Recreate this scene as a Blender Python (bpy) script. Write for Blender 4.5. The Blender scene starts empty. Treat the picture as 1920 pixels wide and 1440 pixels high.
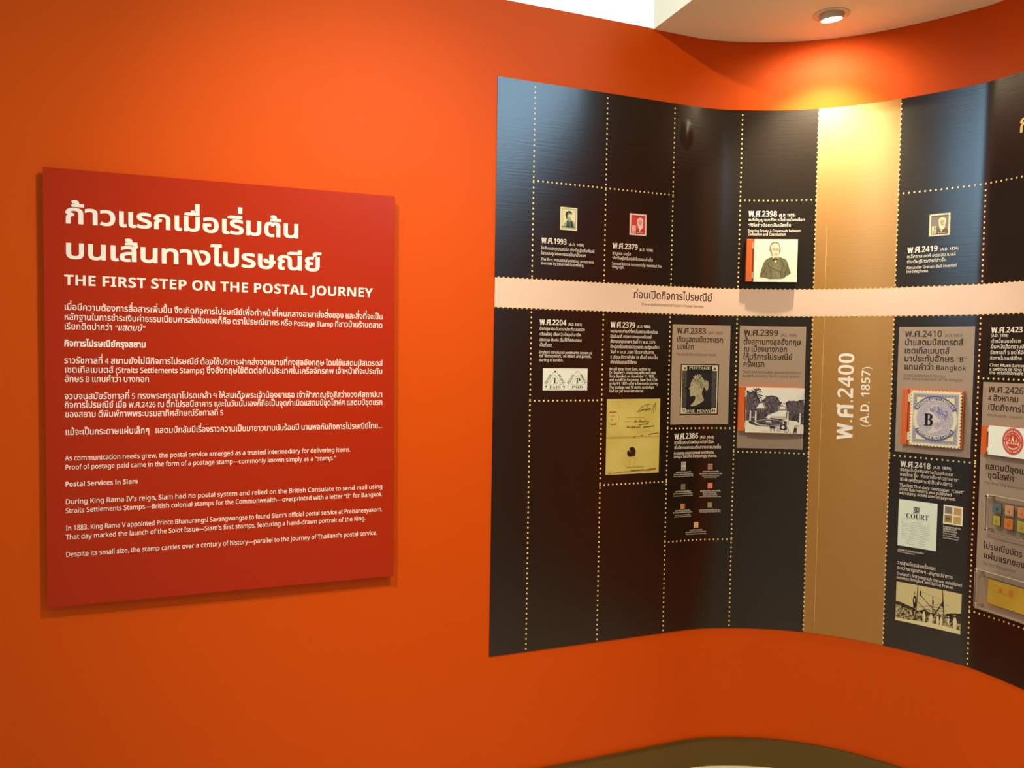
import bpy, bmesh, math, random
from mathutils import Vector, Matrix
from mathutils.geometry import delaunay_2d_cdt

# ------------------------------------------------------------------ camera, world, lamps, exposure
SC = bpy.context.scene
COL = SC.collection
CAM_Z = 1.61
PITCH, ROLL = 0.039707, 0.015748
cp, sp, cr, sr = math.cos(PITCH), math.sin(PITCH), math.cos(ROLL), math.sin(ROLL)
fwd = Vector((0, cp, -sp)); up0 = Vector((0, sp, cp)); r0 = Vector((1, 0, 0))
right = cr * r0 + sr * up0; up = -sr * r0 + cr * up0
cam_data = bpy.data.cameras.new('camera'); cam_data.sensor_width = 36; cam_data.lens = 36 * 1510 / 1920
cam_data.clip_start = 0.02
cam = bpy.data.objects.new('camera', cam_data); COL.objects.link(cam)
cam.matrix_world = Matrix(((right.x, up.x, -fwd.x, 0), (right.y, up.y, -fwd.y, 0), (right.z, up.z, -fwd.z, CAM_Z), (0, 0, 0, 1)))
SC.camera = cam
SC.view_settings.view_transform = 'Standard'; SC.view_settings.look = 'None'
SC.view_settings.gamma = 1; SC.view_settings.use_curve_mapping = False
SC.view_settings.exposure = 0.0

world = bpy.data.worlds.new('world'); SC.world = world; world.use_nodes = True
bgn = world.node_tree.nodes['Background']
bgn.inputs[0].default_value = (1.0, 0.88, 0.64, 1); bgn.inputs[1].default_value = 0.36

WARM = (1.0, 0.74, 0.40)
def spot(name, loc, target, watts, deg, blend, radius, color=WARM):
    d = bpy.data.lights.new(name, 'SPOT'); d.energy = watts; d.spot_size = math.radians(deg); d.spot_blend = blend
    d.shadow_soft_size = radius; d.color = color
    o = bpy.data.objects.new(name, d); COL.objects.link(o); o.location = loc
    o.rotation_euler = (Vector(target) - Vector(loc)).to_track_quat('-Z', 'Y').to_euler()
    return o
LAMP = Vector((1.100, 2.868, 2.778))                       # lens of the ceiling downlight seen in the photo
spot('downlight_beam', LAMP, (1.135, 2.995, 2.18), 84, 92, 1.0, 0.02, (1.0, 0.82, 0.54))
spot('downlight_spill', LAMP, (1.150, 3.02, 2.40), 11, 158, 1.0, 0.02, (1.0, 0.82, 0.54))
spot('track_lamp_beam', (0.51, 1.11, 3.15), (-0.85, 2.46, 0.90), 150, 88, 1.0, 0.016, (1.0, 0.80, 0.50))
spot('niche_lamp_beam', (-0.95, 0.40, 3.75), (1.10, 2.90, 0.70), 270, 76, 0.8, 0.04, (1.0, 0.80, 0.50))
SKY_STRENGTH, WINDOW_STRENGTH, HIGH_WINDOW_STRENGTH = 1.15, 8.0, 11.5

# ------------------------------------------------------------------ helpers
def srgb(r, g, b):
    f = lambda c: c / 12.92 if c <= 0.04045 else ((c + 0.055) / 1.055) ** 2.4
    return (f(r / 255), f(g / 255), f(b / 255))
MATS = {}
def mat(name, rgb, rough=0.55, spec=0.5, metal=0.0, emit=None, emit_rgb=None, coat=0.0):
    if name in MATS: return MATS[name]
    m = bpy.data.materials.new(name); m.use_nodes = True
    b = m.node_tree.nodes['Principled BSDF']
    b.inputs['Base Color'].default_value = (*rgb, 1); b.inputs['Roughness'].default_value = rough
    b.inputs['Specular IOR Level'].default_value = spec; b.inputs['Metallic'].default_value = metal
    b.inputs['Coat Weight'].default_value = coat
    if emit:
        b.inputs['Emission Color'].default_value = (*(emit_rgb or rgb), 1); b.inputs['Emission Strength'].default_value = emit
    MATS[name] = m
    return m
def node(m, kind, **kw):
    n = m.node_tree.nodes.new(kind)
    for k, v in kw.items(): setattr(n, k, v)
    return n
def add_noise(m, scale, lo, hi, contrast=(0.35, 0.65), detail=4, vec=(1, 1, 1), to='Base Color'):
    """mix two colours by a noise in object space"""
    L = m.node_tree.links; b = m.node_tree.nodes['Principled BSDF']
    tc = node(m, 'ShaderNodeTexCoord'); mp = node(m, 'ShaderNodeMapping'); mp.inputs['Scale'].default_value = vec
    nz = node(m, 'ShaderNodeTexNoise'); nz.inputs['Scale'].default_value = scale; nz.inputs['Detail'].default_value = detail
    rp = node(m, 'ShaderNodeValToRGB'); e = rp.color_ramp.elements
    e[0].position, e[1].position = contrast; e[0].color = (*lo, 1); e[1].color = (*hi, 1)
    L.new(tc.outputs['Object'], mp.inputs[0]); L.new(mp.outputs[0], nz.inputs['Vector']); L.new(nz.outputs['Fac'], rp.inputs[0]); L.new(rp.outputs[0], b.inputs[to])
    return m
def add_bump(m, scale, strength, vec=(1, 1, 1), dist=0.001, detail=2):
    L = m.node_tree.links; b = m.node_tree.nodes['Principled BSDF']
    tc = node(m, 'ShaderNodeTexCoord'); mp = node(m, 'ShaderNodeMapping'); mp.inputs['Scale'].default_value = vec
    nz = node(m, 'ShaderNodeTexNoise'); nz.inputs['Scale'].default_value = scale; nz.inputs['Detail'].default_value = detail
    bp = node(m, 'ShaderNodeBump'); bp.inputs['Strength'].default_value = strength; bp.inputs['Distance'].default_value = dist
    L.new(tc.outputs['Object'], mp.inputs[0]); L.new(mp.outputs[0], nz.inputs['Vector']); L.new(nz.outputs['Fac'], bp.inputs['Height']); L.new(bp.outputs[0], b.inputs['Normal'])
    return m

# the wall line in plan: heading angle (radians) at distances (m) along the wall from the left edge of the dark panel
KS = [0.0, 0.79, 0.93, 1.12, 1.32, 1.55, 1.8, 1.86, 2.06]
KT = [0.3881, 0.3881, 0.0907, -0.0997, -0.3755, -0.662, -0.8186, -1.1273, -1.2785]
X0, Y0 = -0.0599, 2.7782
def heading(s):
    if s <= KS[0]: return KT[0]
    for a, b, ta, tb in zip(KS, KS[1:], KT, KT[1:]):
        if s <= b: return ta + (tb - ta) * (s - a) / (b - a)
    return KT[-1]
STEP = 0.0025
S_MIN, S_MAX = -3.0, 4.6
_n0 = int(round(-S_MIN / STEP)); _n1 = int(round(S_MAX / STEP))
_px = [0.0] * (_n0 + _n1 + 1); _py = list(_px)
_px[_n0], _py[_n0] = X0, Y0
for i in range(_n0 + 1, _n0 + _n1 + 1):
    t = heading((i - _n0 - .5) * STEP); _px[i] = _px[i-1] + math.cos(t) * STEP; _py[i] = _py[i-1] + math.sin(t) * STEP
for i in range(_n0 - 1, -1, -1):
    t = heading((i - _n0 + .5) * STEP); _px[i] = _px[i+1] - math.cos(t) * STEP; _py[i] = _py[i+1] - math.sin(t) * STEP
def wall(s, z, off=0.0):
    """point at distance s along the wall, height z, off metres in front of it"""
    k = min(max((s - S_MIN) / STEP, 0), len(_px) - 1.001); i = int(k); f = k - i; t = heading(s)
    return Vector((_px[i] + (_px[i+1] - _px[i]) * f + math.sin(t) * off, _py[i] + (_py[i+1] - _py[i]) * f - math.cos(t) * off, z))
def board_plane(sc, off):
    """flat board tangent to the wall at sc: (u, z, extra offset) -> point"""
    o = wall(sc, 0, off); t = heading(sc); tu = Vector((math.cos(t), math.sin(t), 0)); n = Vector((math.sin(t), -math.cos(t), 0))
    return lambda u, z, e=0.0: o + tu * u + n * e + Vector((0, 0, z))

def link(name, verts, faces, mats, parent=None, loc=None, midx=None, smooth=False):
    me = bpy.data.meshes.new(name)
    if loc is None: loc = root_loc(parent) if parent else Vector((0, 0, 0))
    me.from_pydata([tuple(Vector(v) - loc) for v in verts], [], faces)
    for m in (mats if isinstance(mats, (list, tuple)) else [mats]): me.materials.append(m)
    if midx: me.polygons.foreach_set('material_index', midx)
    if smooth: me.polygons.foreach_set('use_smooth', [True] * len(me.polygons))
    me.update()
    if smooth: me.set_sharp_from_angle(angle=.6)
    o = bpy.data.objects.new(name, me); COL.objects.link(o)
    if parent: o.parent = parent
    else: o.location = loc
    return o
def root_loc(o):
    while o.parent: o = o.parent
    return Vector(o.location)
def thing(name, label, cat, loc, group=None):
    o = bpy.data.objects.new(name, None); COL.objects.link(o); o.location = loc
    o['label'] = label; o['category'] = cat
    if group: o['group'] = group
    return o
def structure(o):
    o['kind'] = 'structure'; return o
class Solid:
    """collects closed shapes for one mesh"""
    def __init__(self): self.v = []; self.f = []
    def hexa(self, p):                    # 8 corners: 4 front (ccw), 4 back
        b = len(self.v); self.v += p
        self.f += [tuple(b + i for i in q) for q in ((0,1,2,3),(7,6,5,4),(0,4,5,1),(1,5,6,2),(2,6,7,3),(3,7,4,0))]
        return self
    def slab(self, mp, u0, u1, z0, z1, e0, e1):   # board from extra offset e0 (back) to e1 (front)
        return self.hexa([mp(u0,z0,e1), mp(u1,z0,e1), mp(u1,z1,e1), mp(u0,z1,e1), mp(u0,z0,e0), mp(u1,z0,e0), mp(u1,z1,e0), mp(u0,z1,e0)])
    def prism(self, pts, mp, e0, e1):     # outline (ccw list of (u,z)) from e0 to e1
        b = len(self.v); n = len(pts)
        self.v += [mp(u, z, e1) for u, z in pts] + [mp(u, z, e0) for u, z in pts]
        self.f += [tuple(b + i for i in range(n)), tuple(b + n + i for i in reversed(range(n)))]
        self.f += [(b+n+i, b+n+(i+1)%n, b+(i+1)%n, b+i) for i in range(n)]
        return self
    def lathe(self, prof, o, axis, n=32):  # prof: list of (radius, distance along axis)
        axis = Vector(axis).normalized(); a = axis.orthogonal().normalized(); c = axis.cross(a); b0 = len(self.v)
        for r, h in prof:
            for k in range(n):
                t = 2 * math.pi * k / n
                self.v.append(Vector(o) + axis * h + (a * math.cos(t) + c * math.sin(t)) * r)
        for j in range(len(prof) - 1):
            for k in range(n):
                q = (k + 1) % n
                self.f.append((b0+j*n+k, b0+j*n+q, b0+(j+1)*n+q, b0+(j+1)*n+k))
        self.f.append(tuple(b0 + k for k in reversed(range(n)))); self.f.append(tuple(b0 + (len(prof)-1)*n + k for k in range(n)))
        return self
    def build(self, name, m, parent=None, smooth=False, bevel=0.0, loc=None):
        o = link(name, self.v, self.f, m, parent, loc, smooth=smooth)
        bm = bmesh.new(); bm.from_mesh(o.data); bmesh.ops.recalc_face_normals(bm, faces=bm.faces); bm.to_mesh(o.data); bm.free()
        if bevel:
            md = o.modifiers.new('round', 'BEVEL'); md.width = bevel; md.segments = 2; md.limit_method = 'ANGLE'
        return o

# ------------------------------------------------------------------ letters: outlines of the built-in font, filled by winding number
CURVES = {}      # char -> (advance, [contours of bezier points])
def load_chars(chars):
    chars = [c for c in dict.fromkeys(chars) if c not in CURVES and c != ' ']
    if not chars: return
    cu = bpy.data.curves.new('glyph_source', 'FONT'); cu.body = 'I' + ''.join(c + 'I' for c in chars); cu.size = 1.0; cu.fill_mode = 'NONE'
    ob = bpy.data.objects.new('glyph_source', cu); COL.objects.link(ob)
    bpy.context.view_layer.update()
    cv = ob.to_curve(bpy.context.evaluated_depsgraph_get())
    by = {}
    for spn in cv.splines:
        by.setdefault(spn.character_index, []).append([(p.co.copy(), p.handle_left.copy(), p.handle_right.copy()) for p in spn.bezier_points])
    left = lambda i: min(p[0].x for c in by[i] for p in c)
    bars = [left(2 * i) for i in range(len(chars) + 1)]
    ob.to_curve_clear(); bpy.data.objects.remove(ob)
    cu2 = bpy.data.curves.new('glyph_source', 'FONT'); cu2.body = 'II'; cu2.size = 1; cu2.fill_mode = 'NONE'
    ob = bpy.data.objects.new('glyph_source', cu2); COL.objects.link(ob); bpy.context.view_layer.update()
    cv = ob.to_curve(bpy.context.evaluated_depsgraph_get())
    xs = {}
    for spn in cv.splines: xs.setdefault(spn.character_index, []).extend(p.co.x for p in spn.bezier_points)
    adv_i = min(xs[1]) - min(xs[0]); lsb = min(xs[0]); ob.to_curve_clear(); bpy.data.objects.remove(ob)
    for i, c in enumerate(chars):
        pen = bars[i] - lsb + adv_i; adv = bars[i+1] - bars[i] - adv_i
        CURVES[c] = (adv, [[tuple((q.x - pen, q.y) for q in p) for p in con] for con in by.get(2*i+1, [])])
def contours(c, res):
    out = []
    for con in CURVES[c][1]:
        pts = []
        n = len(con)
        for i in range(n):
            p0, _, h0 = con[i]; p1, h1, _ = con[(i+1) % n]
            straight = abs((h0[0]-p0[0])*(p1[1]-p0[1]) - (h0[1]-p0[1])*(p1[0]-p0[0])) < 1e-6 and abs((h1[0]-p0[0])*(p1[1]-p0[1]) - (h1[1]-p0[1])*(p1[0]-p0[0])) < 1e-6
            for k in range(1 if straight else res):
                t = k / res; a = (1-t)**3; b = 3*t*(1-t)**2; d = 3*t*t*(1-t); e = t**3
                pts.append((a*p0[0]+b*h0[0]+d*h1[0]+e*p1[0], a*p0[1]+b*h0[1]+d*h1[1]+e*p1[1]))
        q = []
        for p in pts:
            if not q or math.hypot(p[0]-q[-1][0], p[1]-q[-1][1]) > 1e-5: q.append(p)
        if len(q) > 1 and math.hypot(q[0][0]-q[-1][0], q[0][1]-q[-1][1]) < 1e-5: q.pop()
        if len(q) > 2: out.append(q)
    return out
def area(p): return sum(a[0]*b[1]-b[0]*a[1] for a, b in zip(p, p[1:]+p[:1])) / 2
def embolden(cons, w):
    if not w or not cons: return cons
    sgn = 1 if area(max(cons, key=lambda c: abs(area(c)))) > 0 else -1
    out = []
    for p in cons:
        q = []; n = len(p)
        for i in range(n):
            a, b, c = p[i-1], p[i], p[(i+1) % n]
            n1 = (b[1]-a[1], a[0]-b[0]); n2 = (c[1]-b[1], b[0]-c[0])
            l1 = math.hypot(*n1) or 1; l2 = math.hypot(*n2) or 1
            nx, ny = n1[0]/l1 + n2[0]/l2, n1[1]/l1 + n2[1]/l2; l = math.hypot(nx, ny)
            if l < 1e-6: nx, ny, l = n1[0]/l1, n1[1]/l1, 1
            nx, ny = nx/l, ny/l; m = max(nx*n1[0]/l1 + ny*n1[1]/l1, .6)
            q.append((b[0] + sgn*w*nx/m, b[1] + sgn*w*ny/m))
        out.append(q)
    return out
def winding(x, y, cons):
    w = 0
    for p in cons:
        x0, y0 = p[-1]
        for x1, y1 in p:
            if (y0 <= y) != (y1 <= y):
                xi = x0 + (y - y0) * (x1 - x0) / (y1 - y0)
                if xi > x: w += 1 if y1 > y0 else -1
            x0, y0 = x1, y1
    return w
def fill(cons):
    """triangles covering every point with a winding number other than 0"""
    vs, es = [], []
    for p in cons:
        b = len(vs); n = len(p); vs += [Vector(q) for q in p]; es += [(b+i, b+(i+1) % n) for i in range(n)]
    if len(vs) < 3: return [], []
    v, _, f, *_ = delaunay_2d_cdt(vs, es, [], 0, 1e-7)
    keep = []
    for t in f:
        cx = sum(v[i][0] for i in t) / len(t); cy = sum(v[i][1] for i in t) / len(t)
        if winding(cx, cy, cons): keep.append(tuple(t))
    return [tuple(q) for q in v], keep
FILLED = {}
def glyph(c, w, res):
    k = (c, w, res)
    if k not in FILLED: FILLED[k] = fill(embolden(contours(c, res), w))
    return FILLED[k]
UPPER = set('\u0e31\u0e34\u0e35\u0e36\u0e37\u0e47\u0e4d'); TONE = set('\u0e48\u0e49\u0e4a\u0e4b\u0e4c'); LOWER = set('\u0e38\u0e39\u0e3a'); TALL = set('\u0e1b\u0e1d\u0e1f\u0e2c')
def is_thai(c): return '\u0e00' <= c <= '\u0e7f'
FACES = {'sans': (0x1D5A0, 0x1D5BA, 0x1D7E2), 'bold': (0x1D5D4, 0x1D5EE, 0x1D7EC), 'serif': (0x1D400, 0x1D41A, 0x1D7CE), 'script': (0x1D4D0, 0x1D4EA, 0)}
def face_char(c, face):
    a, b, d = FACES[face]
    if 'A' <= c <= 'Z': return chr(a + ord(c) - 65)
    if 'a' <= c <= 'z': return chr(b + ord(c) - 97)
    if d and '0' <= c <= '9': return chr(d + ord(c) - 48)
    return c
#          latin face, latin weight, thai weight, curve steps
STYLES = {'T': ('bold', 0.0, .025, 6), 'H': ('bold', .004, .03, 5), 'M': ('sans', .010, .010, 3), 'B': ('bold', 0.0, .030, 3), 'C': ('sans', .012, .010, 2),
          'Y': ('bold', 0.006, .034, 4), 'N': ('sans', .014, .012, 4), 'D': ('bold', -.012, .018, 3), 'G': ('sans', .004, .004, 2), 'V': ('sans', .008, .008, 4),
          'K': ('bold', -.006, .026, 6), 'S': ('serif', 0.0, 0.0, 4), 'Z': ('script', .004, 0.0, 3), 'W': ('bold', 0.0, .02, 3)}
def layout(txt, style, cap):
    """list of (char, x, y, sx, slant) and the natural width"""
    face, lw, tw, res = STYLES[style]
    thai_line = any(is_thai(c) for c in txt)
    k_lat = cap / CAP_H * (1.06 if thai_line else 1.0); k_th = cap / THAI_H
    x = 0.0; out = []; slant = 0.0; prev = ''; base = ''
    for c in txt:
        if c == '_': slant = 0.22 - slant; continue
        if c == ' ': x += .30 * k_lat * .9; out.append((' ', x, 0, 0, 0)); prev = ' '; continue
        th = is_thai(c); k = k_th if th else k_lat; g = c if th else face_char(c, face); dy = dx = 0.0
        if g not in CURVES: load_chars([g])
        if th:
            if c in TONE and prev in UPPER: dy = .205 * k
            if c in UPPER or c in TONE or c in LOWER:
                if base in TALL and c not in LOWER: dx = -.13 * k
            else: base = c
        out.append((g, x + dx, dy, k, slant)); x += CURVES[g][0] * k; prev = c
    return out, x

class Ink:
    """flat print: triangles in (u, z) with a layer number, later laid on a surface"""
    def __init__(self): self.v = []; self.f = []; self.m = []; self.mats = []
    def mi(self, m):
        if m not in self.mats: self.mats.append(m)
        return self.mats.index(m)
    def tris(self, vs, fs, m, layer=1, big=False):
        i = self.mi(m)
        if big:
            work = [[vs[k] for k in t] for t in fs]; fin = []
            while work:
                t = work.pop(); us = [p[0] for p in t]
                if max(us) - min(us) > .024:
                    l = [abs(t[(k+1) % 3][0] - t[k][0]) for k in range(3)]; k = l.index(max(l)); a, b, c = t[k], t[(k+1) % 3], t[(k+2) % 3]
                    mid = ((a[0]+b[0])/2, (a[1]+b[1])/2); work += [[a, mid, c], [mid, b, c]]
                else: fin.append(t)
            vs = [p for t in fin for p in t]; fs = [(3*k, 3*k+1, 3*k+2) for k in range(len(fin))]
        b = len(self.v); self.v += [(p[0], p[1], layer) for p in vs]
        for t in fs: self.f.append(tuple(b + k for k in t)); self.m.append(i)
    def poly(self, pts, m, layer=1, holes=()):
        cons = [list(pts)] + [list(h) for h in holes]
        if area(cons[0]) < 0: cons[0].reverse()
        for h in cons[1:]:
            if area(h) > 0: h.reverse()
        v, f = fill(cons); self.tris(v, f, m, layer, True)
    def rect(self, u, z, w, h, m, layer=1):
        self.tris([(u, z), (u+w, z), (u+w, z+h), (u, z+h)], [(0, 1, 2), (0, 2, 3)], m, layer, True)
    def frame(self, u, z, w, h, t, m, layer=1):
        self.rect(u, z, w, t, m, layer); self.rect(u, z+h-t, w, t, m, layer); self.rect(u, z+t, t, h-2*t, m, layer); self.rect(u+w-t, z+t, t, h-2*t, m, layer)
    def ell(self, cx, cz, rx, rz, m, layer=1, n=24, hole=0.0):
        p = [(cx + rx*math.cos(2*math.pi*k/n), cz + rz*math.sin(2*math.pi*k/n)) for k in range(n)]
        if hole:
            q = [(cx + hole*(a-cx), cz + hole*(b-cz)) for a, b in p]
            self.tris(p + q, [t for k in range(n) for t in ((k, (k+1) % n, n+(k+1) % n), (k, n+(k+1) % n, n+k))], m, layer, True)
        else: self.tris([(cx, cz)] + p, [(0, k+1, (k+1) % n + 1) for k in range(n)], m, layer, True)
    def line(self, pts, w, m, layer=1):
        for a, b in zip(pts, pts[1:]):
            dx, dz = b[0]-a[0], b[1]-a[1]; l = math.hypot(dx, dz) or 1; nx, nz = -dz/l*w/2, dx/l*w/2
            self.tris([(a[0]+nx, a[1]+nz), (a[0]-nx, a[1]-nz), (b[0]-nx, b[1]-nz), (b[0]+nx, b[1]+nz)], [(0, 1, 2), (0, 2, 3)], m, layer)
    def text(self, txt, style, u, z, cap, m, layer=1, width=None, turn=False, arc=None):
        face, lw, tw, res = STYLES[style]
        gl, W = layout(txt, style, cap)
        sx = 1.0; extra = 0.0; ns = sum(1 for g in gl if g[0] == ' ')
        if width:
            sx = width / W
            if ns and not .9 <= sx <= 1.1:
                s2 = min(max(sx, .80), 1.12); e = (width - W*s2) / ns
                if e > -.15*cap: sx, extra = s2, e
        sp_ = 0
        for g, x, y, k, sl in gl:
            if g == ' ': sp_ += 1; continue
            vs, fs = glyph(g, tw if is_thai(g) else lw, res)
            if arc:
                cx, cz, r, a0, dirn = arc            # letters around a circle
                xm = x*sx + CURVES[g][0]*k*sx/2; a = a0 - dirn*xm/r; ca, sa = math.cos(a), math.sin(a)
                pl = []
                for p in vs:
                    lx = p[0]*k*sx - CURVES[g][0]*k*sx/2; ly = p[1]*k
                    rr = r + dirn*ly
                    aa = a - dirn*lx/r
                    pl.append((cx + rr*math.cos(aa), cz + rr*math.sin(aa)))
            else:
                pl = [((x + (p[0] + sl*p[1])*k)*sx + extra*sp_, y + p[1]*k) for p in vs]
                pl = [(u - q[1], z + q[0]) for q in pl] if turn else [(u + q[0], z + q[1]) for q in pl]
            self.tris(pl, fs, m, layer)
    def build(self, name, surface, parent, base=0.0, gap=.0003):
        return link(name, [surface(u, z, base + gap*l) for u, z, l in self.v], self.f, self.mats, parent, midx=self.m)

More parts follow.
